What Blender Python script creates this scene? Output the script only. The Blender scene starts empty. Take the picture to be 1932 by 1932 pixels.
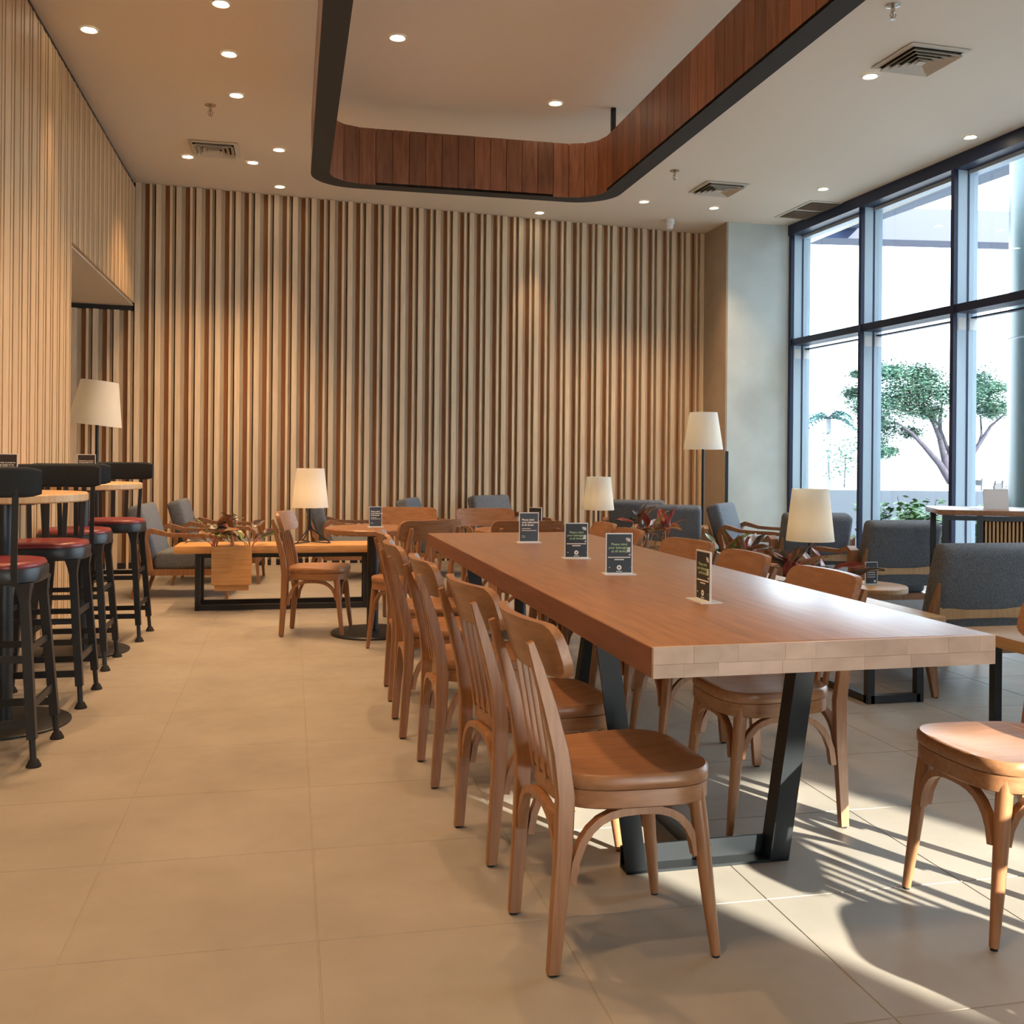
import bpy, bmesh, math, random
from mathutils import Vector, Matrix, Euler
random.seed(7)
D = bpy.data
SC = bpy.context.scene
COL = SC.collection
R = math.radians

# ------------------------------------------------------------------ camera
FPX, HORIZON, ROLL, YAW, CAMH = 1900.0, 864.0, 0.5, 12.4, 1.15
cam = D.cameras.new('camera'); camo = D.objects.new('camera', cam); COL.objects.link(camo)
cam.sensor_width = 36.0; cam.sensor_fit = 'HORIZONTAL'
cam.lens = 36.0 * FPX / 1932.0
cam.shift_y = (HORIZON - 966.0) / 1932.0
cam.clip_start = 0.05; cam.clip_end = 400
fw = Vector((math.sin(R(YAW)), math.cos(R(YAW)), 0)); rt = Vector((math.cos(R(YAW)), -math.sin(R(YAW)), 0)); up = Vector((0, 0, 1))
r2 = rt * math.cos(R(ROLL)) + up * math.sin(R(ROLL)); u2 = up * math.cos(R(ROLL)) - rt * math.sin(R(ROLL))
m = Matrix.Identity(4)
for i in range(3):
    m[i][0] = r2[i]; m[i][1] = u2[i]; m[i][2] = -fw[i]
m[2][3] = CAMH
camo.matrix_world = m
SC.camera = camo

# ------------------------------------------------------------------ world, sun, exposure
world = D.worlds.new('world'); SC.world = world; world.use_nodes = True
bg = world.node_tree.nodes['Background']
bg.inputs['Color'].default_value = (0.74, 0.88, 1.0, 1); bg.inputs['Strength'].default_value = 7.5
SUN_EL, SUN_AZ = 22.0, (-0.45, 0.89)
sun = D.lights.new('sun', 'SUN'); sun.energy = 22.0; sun.angle = R(0.6); sun.color = (1.0, 0.93, 0.80)
suno = D.objects.new('sun', sun); COL.objects.link(suno)
sd = Vector((SUN_AZ[0] * math.cos(R(SUN_EL)), SUN_AZ[1] * math.cos(R(SUN_EL)), -math.sin(R(SUN_EL))))
suno.rotation_euler = sd.to_track_quat('-Z', 'Y').to_euler(); suno.location = (12, -14, 10)
SC.view_settings.view_transform = 'Standard'; SC.view_settings.look = 'None'
SC.view_settings.gamma = 1.0; SC.view_settings.use_curve_mapping = False
SC.view_settings.exposure = 0.3
SPOT_W = 130.0
WARM = (1.0, 0.61, 0.30)

# ------------------------------------------------------------------ mesh helpers
class MB:
    def __init__(s): s.v = []; s.f = []
    def add(s, vs, fs, M=None):
        b = len(s.v)
        s.v += [tuple(M @ Vector(p)) if M else tuple(p) for p in vs]
        s.f += [tuple(b + i for i in f) for f in fs]
        return s
    def box(s, x0, x1, y0, y1, z0, z1, M=None):
        vs = [(x0,y0,z0),(x1,y0,z0),(x1,y1,z0),(x0,y1,z0),(x0,y0,z1),(x1,y0,z1),(x1,y1,z1),(x0,y1,z1)]
        return s.add(vs, [(0,3,2,1),(4,5,6,7),(0,1,5,4),(1,2,6,5),(2,3,7,6),(3,0,4,7)], M)
    def rbox(s, x0, x1, y0, y1, z0, z1, r=0.01, seg=2, M=None):
        bm = bmesh.new(); bmesh.ops.create_cube(bm, size=1.0)
        for v in bm.verts:
            v.co = Vector(((x0+x1)/2 + v.co.x*(x1-x0), (y0+y1)/2 + v.co.y*(y1-y0), (z0+z1)/2 + v.co.z*(z1-z0)))
        bmesh.ops.bevel(bm, geom=bm.edges[:], offset=r, segments=seg, profile=0.5, affect='EDGES')
        bm.verts.index_update()
        s.add([v.co[:] for v in bm.verts], [tuple(v.index for v in f.verts) for f in bm.faces], M); bm.free(); return s
    def lathe(s, prof, n=20, M=None, cap0=True, cap1=True):
        vs = []; fs = []
        for r, z in prof:
            for k in range(n):
                a = 2*math.pi*k/n; vs.append((r*math.cos(a), r*math.sin(a), z))
        for i in range(len(prof)-1):
            for k in range(n):
                k2 = (k+1) % n; fs.append((i*n+k, i*n+k2, (i+1)*n+k2, (i+1)*n+k))
        if cap0: fs.append(tuple(range(n-1, -1, -1)))
        if cap1: fs.append(tuple((len(prof)-1)*n + k for k in range(n)))
        return s.add(vs, fs, M)
    def cyl(s, r, z0, z1, n=20, M=None): return s.lathe([(r, z0), (r, z1)], n, M)
    def sweep(s, pts, sec, scales=None, upv=(0,0,1), closed=False, M=None):
        """sweep closed 2-D section sec [(a,b)] along pts; a along side, b along normal"""
        P = [Vector(p) for p in pts]; n = len(P); m_ = len(sec); vs = []; fs = []
        U = Vector(upv)
        for i in range(n):
            if closed: t = P[(i+1) % n] - P[i-1]
            else: t = P[min(i+1, n-1)] - P[max(i-1, 0)]
            t.normalize()
            side = t.cross(U)
            if side.length < 1e-4: side = t.cross(Vector((1, 0.01, 0)))
            side.normalize(); nn = side.cross(t).normalized()
            k = scales[i] if scales else 1.0
            ka, kb = (k if isinstance(k, tuple) else (k, k))
            for a, b in sec: vs.append(tuple(P[i] + side*(a*ka) + nn*(b*kb)))
        last = n if closed else n-1
        for i in range(last):
            j = (i+1) % n
            for q in range(m_):
                q2 = (q+1) % m_; fs.append((i*m_+q, i*m_+q2, j*m_+q2, j*m_+q))
        if not closed:
            fs.append(tuple(range(m_-1, -1, -1))); fs.append(tuple((n-1)*m_+q for q in range(m_)))
        return s.add(vs, fs, M)
    def tube(s, pts, r, n=8, M=None, closed=False, upv=(0,0,1)):
        rs = r if isinstance(r, (list, tuple)) else [r]*len(pts)
        return s.sweep(pts, [(math.cos(2*math.pi*k/n), math.sin(2*math.pi*k/n)) for k in range(n)], list(rs), upv, closed, M)
    def bar(s, a, b, w, h=None, M=None, upv=(0,0,1)):
        h = h or w
        return s.sweep([a, b], [(-w/2,-h/2),(w/2,-h/2),(w/2,h/2),(-w/2,h/2)], None, upv, False, M)
    def prism(s, out, z0, z1, M=None):
        n = len(out); vs = [(x,y,z0) for x,y in out] + [(x,y,z1) for x,y in out]
        fs = [tuple(range(n-1,-1,-1)), tuple(range(n,2*n))] + [(i,(i+1)%n,n+(i+1)%n,n+i) for i in range(n)]
        return s.add(vs, fs, M)
    def mesh(s, name, mat, ang=35):
        me = D.meshes.new(name); me.from_pydata(s.v, [], s.f); me.validate(verbose=False)
        bm = bmesh.new(); bm.from_mesh(me); bmesh.ops.recalc_face_normals(bm, faces=bm.faces[:]); bm.to_mesh(me); bm.free()
        if ang is not None:
            me.polygons.foreach_set('use_smooth', [True]*len(me.polygons)); me.set_sharp_from_angle(angle=R(ang))
        me.materials.append(M_[mat] if isinstance(mat, str) else mat); return me
    def build(s, name, mat, parent=None, ang=35, loc=None):
        return link(name, s.mesh(name, mat, ang), parent, loc)
def link(name, me, parent=None, loc=None):
    o = D.objects.new(name, me); COL.objects.link(o)
    if parent: o.parent = parent
    if loc: o.location = loc
    return o
def T(x=0, y=0, z=0): return Matrix.Translation((x, y, z))
def RZ(a): return Matrix.Rotation(R(a), 4, 'Z')
def RX(a): return Matrix.Rotation(R(a), 4, 'X')
def RY(a): return Matrix.Rotation(R(a), 4, 'Y')
def empty(name, loc=(0,0,0), rz=0, label=None, cat=None, group=None, kind=None):
    o = D.objects.new(name, None); COL.objects.link(o); o.location = loc; o.rotation_euler = (0,0,R(rz)); o.empty_display_size = 0.1
    return tag(o, label, cat, group, kind)
def tag(o, label=None, cat=None, group=None, kind=None):
    if label: o['label'] = label
    if cat: o['category'] = cat
    if group: o['group'] = group
    if kind: o['kind'] = kind
    return o
def copy_tree(o, parent=None):
    c = o.copy(); COL.objects.link(c)
    if parent: c.parent = parent
    for ch in list(o.children): copy_tree(ch, c)
    return c
def place(proto, used, loc, rz, label, group=None):
    o = proto if not used else copy_tree(proto)
    used.append(1)
    o.location = loc; o.rotation_euler = (0, 0, R(rz)); o['label'] = label
    if group: o['group'] = group
    return o
def face(fx, fy): return math.degrees(math.atan2(-fx, fy))     # local +Y -> (fx,fy)
def rrect(w, d, r, seg=5, cx=0, cy=0):
    out = []
    for sx, sy, a0 in ((1,1,0),(-1,1,90),(-1,-1,180),(1,-1,270)):
        for k in range(seg+1):
            a = R(a0 + 90*k/seg); out.append((cx + sx*(w/2-r) + r*math.cos(a), cy + sy*(d/2-r) + r*math.sin(a)))
    return out

# ------------------------------------------------------------------ materials
M_ = {}
def nodes(name):
    mt = D.materials.new(name); mt.use_nodes = True; M_[name] = mt
    nt = mt.node_tree; return mt, nt, nt.nodes['Principled BSDF']
def plain(name, c, rough=0.6, metal=0.0, spec=0.5, noise=0.0, scale=20, bump=0.0):
    mt, nt, p = nodes(name)
    p.inputs['Base Color'].default_value = (*c, 1); p.inputs['Roughness'].default_value = rough
    p.inputs['Metallic'].default_value = metal; p.inputs['Specular IOR Level'].default_value = spec
    if noise or bump:
        tc = nt.nodes.new('ShaderNodeTexCoord'); nz = nt.nodes.new('ShaderNodeTexNoise')
        nz.inputs['Scale'].default_value = scale; nz.inputs['Detail'].default_value = 4
        nt.links.new(tc.outputs['Object'], nz.inputs['Vector'])
        if noise:
            rp = nt.nodes.new('ShaderNodeValToRGB')
            rp.color_ramp.elements[0].position = 0.3; rp.color_ramp.elements[1].position = 0.7
            rp.color_ramp.elements[0].color = (*[max(0, v*(1-noise)) for v in c], 1)
            rp.color_ramp.elements[1].color = (*[min(1, v*(1+noise)) for v in c], 1)
            nt.links.new(nz.outputs['Fac'], rp.inputs['Fac']); nt.links.new(rp.outputs['Color'], p.inputs['Base Color'])
        if bump:
            b = nt.nodes.new('ShaderNodeBump'); b.inputs['Strength'].default_value = bump; b.inputs['Distance'].default_value = 0.01
            nt.links.new(nz.outputs['Fac'], b.inputs['Height']); nt.links.new(b.outputs['Normal'], p.inputs['Normal'])
    return mt
def wood(name, c1, c2, axis='Z', scale=6.0, stretch=14.0, rough=0.45, rnd=0.0, bump=0.06):
    """grain runs along axis; rnd = random brightness per object (each plank differs)"""
    mt, nt, p = nodes(name)
    tc = nt.nodes.new('ShaderNodeTexCoord'); mp = nt.nodes.new('ShaderNodeMapping')
    sc = {'X': (1, stretch, stretch), 'Y': (stretch, 1, stretch), 'Z': (stretch, stretch, 1)}[axis]
    mp.inputs['Scale'].default_value = sc
    oi = nt.nodes.new('ShaderNodeObjectInfo')
    ad = nt.nodes.new('ShaderNodeVectorMath'); ad.operation = 'ADD'
    sm = nt.nodes.new('ShaderNodeMath'); sm.operation = 'MULTIPLY'; sm.inputs[1].default_value = 37.0
    nt.links.new(oi.outputs['Random'], sm.inputs[0])
    nt.links.new(tc.outputs['Object'], ad.inputs[0]); nt.links.new(sm.outputs[0], ad.inputs[1])
    nt.links.new(ad.outputs[0], mp.inputs['Vector'])
    nz = nt.nodes.new('ShaderNodeTexNoise'); nz.inputs['Scale'].default_value = scale; nz.inputs['Detail'].default_value = 6; nz.inputs['Distortion'].default_value = 0.6
    nt.links.new(mp.outputs[0], nz.inputs['Vector'])
    rp = nt.nodes.new('ShaderNodeValToRGB'); e = rp.color_ramp.elements
    e[0].position = 0.28; e[1].position = 0.72; e[0].color = (*c1, 1); e[1].color = (*c2, 1)
    nt.links.new(nz.outputs['Fac'], rp.inputs['Fac'])
    col = rp.outputs['Color']
    if rnd:
        hs = nt.nodes.new('ShaderNodeHueSaturation'); mr = nt.nodes.new('ShaderNodeMapRange')
        mr.inputs['To Min'].default_value = 1-rnd; mr.inputs['To Max'].default_value = 1+rnd
        nt.links.new(oi.outputs['Random'], mr.inputs['Value']); nt.links.new(mr.outputs[0], hs.inputs['Value'])
        nt.links.new(col, hs.inputs['Color']); col = hs.outputs['Color']
    nt.links.new(col, p.inputs['Base Color']); p.inputs['Roughness'].default_value = rough
    if bump:
        b = nt.nodes.new('ShaderNodeBump'); b.inputs['Strength'].default_value = bump; b.inputs['Distance'].default_value = 0.004
        nt.links.new(nz.outputs['Fac'], b.inputs['Height']); nt.links.new(b.outputs['Normal'], p.inputs['Normal'])
    return mt
def emit(name, c, s):
    mt, nt, p = nodes(name); p.inputs['Base Color'].default_value = (*c, 1)
    p.inputs['Emission Color'].default_value = (*c, 1); p.inputs['Emission Strength'].default_value = s; return mt

wood('oak_chair', (0.24,0.105,0.046), (0.36,0.175,0.080), 'Z', 5, 12, 0.38)
wood('oak_head', (0.24,0.105,0.046), (0.36,0.175,0.082), 'X', 5, 12, 0.36)
wood('oak_seat', (0.24,0.105,0.046), (0.36,0.175,0.082), 'Y', 5, 12, 0.34)
wood('table_top', (0.25,0.105,0.040), (0.42,0.195,0.080), 'Y', 4, 11, 0.38, bump=0.10)
M_['table_top'].node_tree.nodes['Principled BSDF'].inputs['Coat Weight'].default_value = 0.9
M_['table_top'].node_tree.nodes['Principled BSDF'].inputs['Coat Roughness'].default_value = 0.30
wood('table_top_shaded', (0.15,0.052,0.028), (0.23,0.085,0.045), 'Y', 4, 11, 0.42)  # table wood darkened: shade of the side faces put into the colour
wood('table_end', (0.42,0.29,0.21), (0.56,0.41,0.33), 'X', 9, 1.5, 0.5, rnd=0.12)
wood('oak_light', (0.50,0.29,0.13), (0.62,0.40,0.20), 'Z', 5, 12, 0.45)
wood('oak_bench', (0.50,0.25,0.085), (0.66,0.36,0.14), 'X', 5, 12, 0.42)
wood('oak_bench_y', (0.46,0.25,0.10), (0.62,0.38,0.18), 'Y', 5, 12, 0.36)
wood('box_orange', (0.42,0.17,0.055), (0.52,0.23,0.08), 'Z', 5, 10, 0.5)
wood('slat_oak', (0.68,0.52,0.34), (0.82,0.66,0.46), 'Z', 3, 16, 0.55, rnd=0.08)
wood('slat_oak_shaded', (0.40,0.31,0.21), (0.50,0.40,0.28), 'Z', 3, 16, 0.6, rnd=0.08)  # slat oak darkened: shade on the set-back strips put into the colour
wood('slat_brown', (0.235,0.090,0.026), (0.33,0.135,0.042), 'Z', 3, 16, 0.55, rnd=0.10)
wood('wall_veneer', (0.52,0.35,0.19), (0.66,0.47,0.28), 'Z', 4, 20, 0.5, rnd=0.05)
wood('ring_wood', (0.19,0.066,0.030), (0.34,0.140,0.070), 'Z', 4, 9, 0.45, rnd=0.32)
plain('slat_back', (0.035,0.015,0.008), 0.85)
plain('ceiling_paint', (0.80,0.71,0.58), 0.9)
plain('column_paint', (0.42,0.34,0.26), 0.8, noise=0.06, scale=6)
plain('concrete', (0.60,0.65,0.62), 0.75, noise=0.13, scale=1.7, bump=0.15)
plain('soffit', (0.66,0.60,0.50), 0.9)
plain('grout', (0.10,0.07,0.045), 0.9)
plain('black_metal', (0.012,0.014,0.018), 0.42, 0.0, 0.5)
plain('black_steel', (0.007,0.009,0.011), 0.45, 0.0, 0.3)
plain('ring_under', (0.035,0.036,0.034), 0.85)
plain('pad_fabric', (0.012,0.016,0.020), 0.9, noise=0.3, scale=300, bump=0.2)
plain('red_leather', (0.20,0.028,0.032), 0.36)
plain('grey_fabric', (0.135,0.150,0.172), 0.92, noise=0.32, scale=120, bump=0.3)
plain('frame_dark', (0.008,0.016,0.055), 0.4)
plain('frame_blue', (0.50,0.62,0.71), 0.4)
plain('white_plastic', (0.80,0.79,0.76), 0.5)
plain('vent_paint', (0.62,0.56,0.46), 0.6)
plain('vent_dark', (0.015,0.014,0.012), 0.9)
plain('chrome', (0.55,0.50,0.42), 0.25, 1.0)
plain('acrylic', (0.74,0.76,0.80), 0.2)
plain('card_dark', (0.020,0.024,0.030), 0.45)
plain('card_blue', (0.050,0.070,0.095), 0.45)
plain('card_brown', (0.022,0.012,0.009), 0.5)
plain('card_white', (0.92,0.92,0.92), 0.6)
plain('ink_white', (0.86,0.87,0.86), 0.6)
plain('ink_green', (0.45,0.68,0.36), 0.6)
plain('ink_grey', (0.22,0.22,0.22), 0.6)
plain('soil', (0.02,0.014,0.01), 0.95)
plain('rubber', (0.01,0.01,0.01), 0.8)
plain('bark', (0.035,0.032,0.048), 0.9, noise=0.3, scale=6)
plain('terrace_white', (0.27,0.28,0.31), 0.8)
plain('ground_pave', (0.30,0.30,0.31), 0.9)
plain('canopy_blue', (0.012,0.024,0.07), 0.6)
plain('canopy_grey', (0.045,0.070,0.115), 0.6)
plain('column_teal', (0.075,0.120,0.135), 0.3)
plain('leaf_tree', (0.055,0.13,0.09), 0.7, noise=0.5, scale=0.6)
plain('leaf_palm', (0.04,0.13,0.13), 0.7, noise=0.3, scale=1)
plain('leaf_hedge', (0.07,0.21,0.05), 0.5, noise=0.6, scale=5)
plain('leaf_bush', (0.035,0.11,0.11), 0.6, noise=0.5, scale=5)
plain('outdoor_metal', (0.03,0.03,0.035), 0.6)
emit('lens', (1.0,0.86,0.62), 26.0)
emit('bulb', (1.0,0.80,0.52), 6.0)
# leaves of the indoor plants: green blade with a red or pink rim and midrib
def leafmat(name, rim, mid, inner):
    mt, nt, p = nodes(name)
    tc = nt.nodes.new('ShaderNodeTexCoord'); sp = nt.nodes.new('ShaderNodeSeparateXYZ'); nt.links.new(tc.outputs['Generated'], sp.inputs[0])
    a = nt.nodes.new('ShaderNodeMath'); a.operation = 'SUBTRACT'; a.inputs[1].default_value = 0.5; nt.links.new(sp.outputs['X'], a.inputs[0])
    b = nt.nodes.new('ShaderNodeMath'); b.operation = 'ABSOLUTE'; nt.links.new(a.outputs[0], b.inputs[0])
    nz = nt.nodes.new('ShaderNodeTexNoise'); nz.inputs['Scale'].default_value = 5; nt.links.new(tc.outputs['Generated'], nz.inputs['Vector'])
    c = nt.nodes.new('ShaderNodeMath'); c.operation = 'MULTIPLY_ADD'; c.inputs[1].default_value = 0.28; nt.links.new(nz.outputs['Fac'], c.inputs[0]); nt.links.new(b.outputs[0], c.inputs[2])
    rp = nt.nodes.new('ShaderNodeValToRGB'); e = rp.color_ramp.elements
    e[0].position = 0.13; e[0].color = (*mid, 1); e[1].position = 0.52; e[1].color = (*rim, 1)
    n1 = e.new(0.2); n1.color = (*inner, 1); n2 = e.new(0.42); n2.color = (*inner, 1)
    nt.links.new(c.outputs[0], rp.inputs['Fac']); nt.links.new(rp.outputs['Color'], p.inputs['Base Color']); p.inputs['Roughness'].default_value = 0.32
leafmat('leaf_red', (0.42,0.05,0.045), (0.55,0.12,0.10), (0.22,0.035,0.03))
leafmat('leaf_pink', (0.55,0.16,0.13), (0.60,0.30,0.22), (0.20,0.13,0.05))
leafmat('leaf_dark', (0.16,0.04,0.04), (0.30,0.09,0.08), (0.022,0.030,0.018))
leafmat('leaf_green', (0.40,0.12,0.10), (0.40,0.42,0.25), (0.10,0.17,0.045))
# lamp shade: translucent cloth
mt, nt, p = nodes('shade_cloth'); nt.nodes.remove(p)
df = nt.nodes.new('ShaderNodeBsdfDiffuse'); df.inputs['Color'].default_value = (0.92,0.89,0.83,1)
tr = nt.nodes.new('ShaderNodeBsdfTranslucent'); tr.inputs['Color'].default_value = (0.92,0.87,0.76,1)
mx = nt.nodes.new('ShaderNodeMixShader'); mx.inputs[0].default_value = 0.45
nt.links.new(df.outputs[0], mx.inputs[1]); nt.links.new(tr.outputs[0], mx.inputs[2]); nt.links.new(mx.outputs[0], nt.nodes['Material Output'].inputs['Surface'])
# window glass: clear pane with a faint mirror
mt, nt, p = nodes('glass'); nt.nodes.remove(p)
tp = nt.nodes.new('ShaderNodeBsdfTransparent'); tp.inputs['Color'].default_value = (0.96,0.98,0.98,1)
gl = nt.nodes.new('ShaderNodeBsdfGlossy'); gl.inputs['Roughness'].default_value = 0.02
lw_ = nt.nodes.new('ShaderNodeLayerWeight'); fr0 = nt.nodes.new('ShaderNodeMath'); fr0.operation = 'POWER'; fr0.inputs[1].default_value = 5.0
nt.links.new(lw_.outputs['Facing'], fr0.inputs[0])
fr = nt.nodes.new('ShaderNodeMath'); fr.operation = 'MULTIPLY_ADD'; fr.inputs[1].default_value = 0.5; fr.inputs[2].default_value = 0.035; nt.links.new(fr0.outputs[0], fr.inputs[0])
mx = nt.nodes.new('ShaderNodeMixShader'); nt.links.new(fr.outputs[0], mx.inputs[0]); nt.links.new(tp.outputs[0], mx.inputs[1]); nt.links.new(gl.outputs[0], mx.inputs[2])
nt.links.new(mx.outputs[0], nt.nodes['Material Output'].inputs['Surface'])
# floor tile: matt stone-look porcelain with soft clouds, each tile a little different
mt, nt, p = nodes('tile')
tc = nt.nodes.new('ShaderNodeTexCoord'); oi = nt.nodes.new('ShaderNodeObjectInfo')
ad = nt.nodes.new('ShaderNodeVectorMath'); ad.operation = 'ADD'; nt.links.new(tc.outputs['Object'], ad.inputs[0]); nt.links.new(oi.outputs['Location'], ad.inputs[1])
nz = nt.nodes.new('ShaderNodeTexNoise'); nz.inputs['Scale'].default_value = 2.2; nz.inputs['Detail'].default_value = 7; nz.inputs['Roughness'].default_value = 0.6
nt.links.new(ad.outputs[0], nz.inputs['Vector'])
rp = nt.nodes.new('ShaderNodeValToRGB'); e = rp.color_ramp.elements
e[0].position = 0.3; e[0].color = (0.265,0.232,0.192,1); e[1].position = 0.72; e[1].color = (0.345,0.307,0.258,1)
nt.links.new(nz.outputs['Fac'], rp.inputs['Fac']); nt.links.new(rp.outputs['Color'], p.inputs['Base Color'])
n2 = nt.nodes.new('ShaderNodeTexNoise'); n2.inputs['Scale'].default_value = 14; nt.links.new(ad.outputs[0], n2.inputs['Vector'])
mr = nt.nodes.new('ShaderNodeMapRange'); mr.inputs['To Min'].default_value = 0.42; mr.inputs['To Max'].default_value = 0.6; nt.links.new(n2.outputs['Fac'], mr.inputs['Value']); nt.links.new(mr.outputs[0], p.inputs['Roughness'])

# ------------------------------------------------------------------ text
def text_mesh(body, size, align='LEFT', bold=0.0, spacing=1.0):
    cu = D.curves.new('lettering', 'FONT'); cu.body = body; cu.size = size; cu.align_x = align; cu.offset = bold; cu.space_line = spacing; cu.resolution_u = 2
    o = D.objects.new('lettering', cu); COL.objects.link(o); bpy.context.view_layer.update()
    me = D.meshes.new_from_object(o.evaluated_get(bpy.context.evaluated_depsgraph_get())); D.objects.remove(o); D.curves.remove(cu)
    me.name = 'lettering'; me.materials.clear(); return me
def put_text(parent, body, size, x, z, mat, align='LEFT', y=-0.0032, bold=0.0, spacing=1.0):
    me = text_mesh(body, size, align, bold, spacing); me.materials.append(M_[mat])
    o = link('lettering', me, parent); o.location = (x, y, z); o.rotation_euler = (R(90), 0, 0); return o

# ================================================================== THE ROOM
ZC = 3.9                       # ceiling height
XL = -1.54                     # left wall
BWA, BWB = Vector((-1.548, 10.733, 0)), Vector((4.90, 11.483, 0))     # back wall line
WPA = Vector((5.771, 10.858, 0)); WDIR = Vector((0.158, -3.594, 0)).normalized()   # window wall line, towards the camera
YF = -4.0                      # front wall behind the viewer

# floor: bed + single tiles
GX = [-0.504, 0.088, 0.670, 1.241, 1.803]
fl = MB().box(-2.7, 6.6, YF-0.1, 11.9, -0.06, -0.004).build('floor', 'grout', None, None); tag(fl, kind='structure')
TW, TY0, TD = 0.577, 2.43, 0.57
xs = [-0.504 + TW*k for k in range(-4, 13)]; ys = [TY0 + TD*k for k in range(-5, 17)]
tmesh = MB().rbox(-TW/2+0.0018, TW/2-0.0018, -TD/2+0.0018, TD/2-0.0018, -0.006, 0, 0.0012, 1).mesh('tile', 'tile', 30)
ntile = 0
for x in xs[:-1]:
    for y in ys[:-1]:
        cxp, cyp = x+TW/2, y+TD/2
        if cyp > 11.3 or cxp > 6.1 or (cyp < 7 and cxp > 5.9): continue
        # skip tiles wholly outside the view wedge so the count stays moderate
        if cyp < 1.2 or (cxp < -0.24*cyp - 0.25) or (cxp > 0.80*cyp + 0.5): continue
        if cxp < XL-0.2 and cyp < 7.4: continue
        link('tile', tmesh, fl, (cxp, cyp, 0)); ntile += 1
# the rest of the paving, out of view: one slab a hair lower
rest = MB().box(-2.6, 6.5, YF, 11.8, -0.004, -0.0015).build('tile_field', 'tile', fl, None); rest['kind'] = 'stuff'

cl = MB().box(-2.7, 6.4, YF-0.2, 12.0, ZC, ZC+0.25).build('ceiling', 'ceiling_paint', None, None); tag(cl, kind='structure')

# left wall (solid part, header over the recess) with its battens
YE = 7.66; ZH = 2.66
wl = MB().box(XL-0.34, XL-0.045, YF, YE, 0, ZC)
wl.box(XL-0.34, XL-0.045, YE, 10.9, ZH, ZC)
wl = wl.build('wall_left', 'slat_back', None, None); tag(wl, kind='structure')
def slat_mesh(w, d, z0, z1, mat): return MB().box(0, w, 0, d, z0, z1).mesh('slat', mat, None)
PER = 0.195
prof = [(0.000, 0.052, 0.058, 'slat_oak'), (0.052, 0.040, 0.024, 'slat_oak_shaded'), (0.094, 0.038, 0.012, 'slat_brown'), (0.134, 0.024, 0.050, 'slat_oak'), (0.158, 0.026, 0.022, 'slat_oak_shaded')]
LD = (0.056, 0.052, 0.050, 0.0545, 0.0515)
lw_full = [slat_mesh(w, LD[i], 0.0, ZC-0.09, 'wall_veneer') for i, (_, w, d, _) in enumerate(prof)]
lw_head = [slat_mesh(w, LD[i], ZH, ZC-0.09, 'wall_veneer') for i, (_, w, d, _) in enumerate(prof)]
y = 3.6
while y < 10.62:
    for k, (o_, w, d, mt_) in enumerate(prof):
        if k in (1, 2) and False: continue
        if y+o_ > 10.7: continue
        full = y+o_+w < YE+0.01
        s_ = link('slat', (lw_full if full else lw_head)[k], wl)
        s_.location = (XL-0.045, y+o_+w, 0); s_.rotation_euler = (0, 0, R(-90))
    y += PER
MB().box(XL-0.05, XL-0.03, 3.6, 10.7, ZC-0.09, ZC-0.001).build('shadow_gap', 'black_metal', wl, None)  # black strip painting the shade between slat tops and ceiling
MB().box(XL-0.045, XL+0.012, YF, 3.6, 0, ZC-0.05).build('veneer_panel', 'wall_veneer', wl, None)
# pale reveal of the recess: end face and soffit
MB().box(XL-0.34, XL-0.05, YE-0.02, YE, 0, ZH).build('reveal', 'wall_veneer', wl, None)
MB().box(-2.62, XL-0.02, YE-0.4, 10.72, ZH-0.012, ZH+0.0).build('soffit', 'soffit', wl, None)
MB().box(-2.66, -2.60, YE-0.5, 11.0, 0, ZH).build('recess_side', 'wall_veneer', wl, None)
MB().box(-2.62, XL-0.3, YE-0.5, YE-0.42, 0, ZH).build('recess_front', 'wall_veneer', wl, None)

# back wall with its battens, running on behind the recess
bd = (BWB-BWA); bl = bd.length; bd.normalize(); bang = math.degrees(math.atan2(bd.y, bd.x))
wb = empty('wall_back', BWA, bang, kind='structure')
MB().box(-1.2, bl+0.6, 0.045, 0.25, 0, ZC).build('backing', 'slat_back', wb, None)
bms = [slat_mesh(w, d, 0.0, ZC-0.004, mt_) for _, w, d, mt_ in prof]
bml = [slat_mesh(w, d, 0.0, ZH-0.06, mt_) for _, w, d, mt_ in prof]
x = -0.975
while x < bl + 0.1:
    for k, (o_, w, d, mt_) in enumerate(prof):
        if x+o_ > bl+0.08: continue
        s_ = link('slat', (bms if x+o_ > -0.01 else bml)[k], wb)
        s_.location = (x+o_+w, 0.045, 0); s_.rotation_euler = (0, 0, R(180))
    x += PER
MB().box(-1.1, -0.02, 0.0, 0.045, ZH-0.058, ZH-0.014).build('shadow_gap', 'black_metal', wb, None)
tb = MB().box(-0.9, bl, -0.004, 0.02, 0, 0.06).build('baseboard_back', 'black_metal', None, None); tb.location = BWA; tb.rotation_euler = (0,0,R(bang)); tag(tb, kind='structure')

# painted column and concrete pier on the right
pc = MB().box(4.90, 4.922, 10.84, 11.6, 0, ZC).build('wall_column', 'column_paint', None, None); tag(pc, kind='structure')
MB().box(4.922, 5.80, 10.838, 11.6, 0, ZC).build('concrete_face', 'concrete', pc, None)
MB().box(4.908, 4.94, 10.826, 10.85, 0, 1.25).build('corner_guard', 'black_metal', pc, None)

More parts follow.
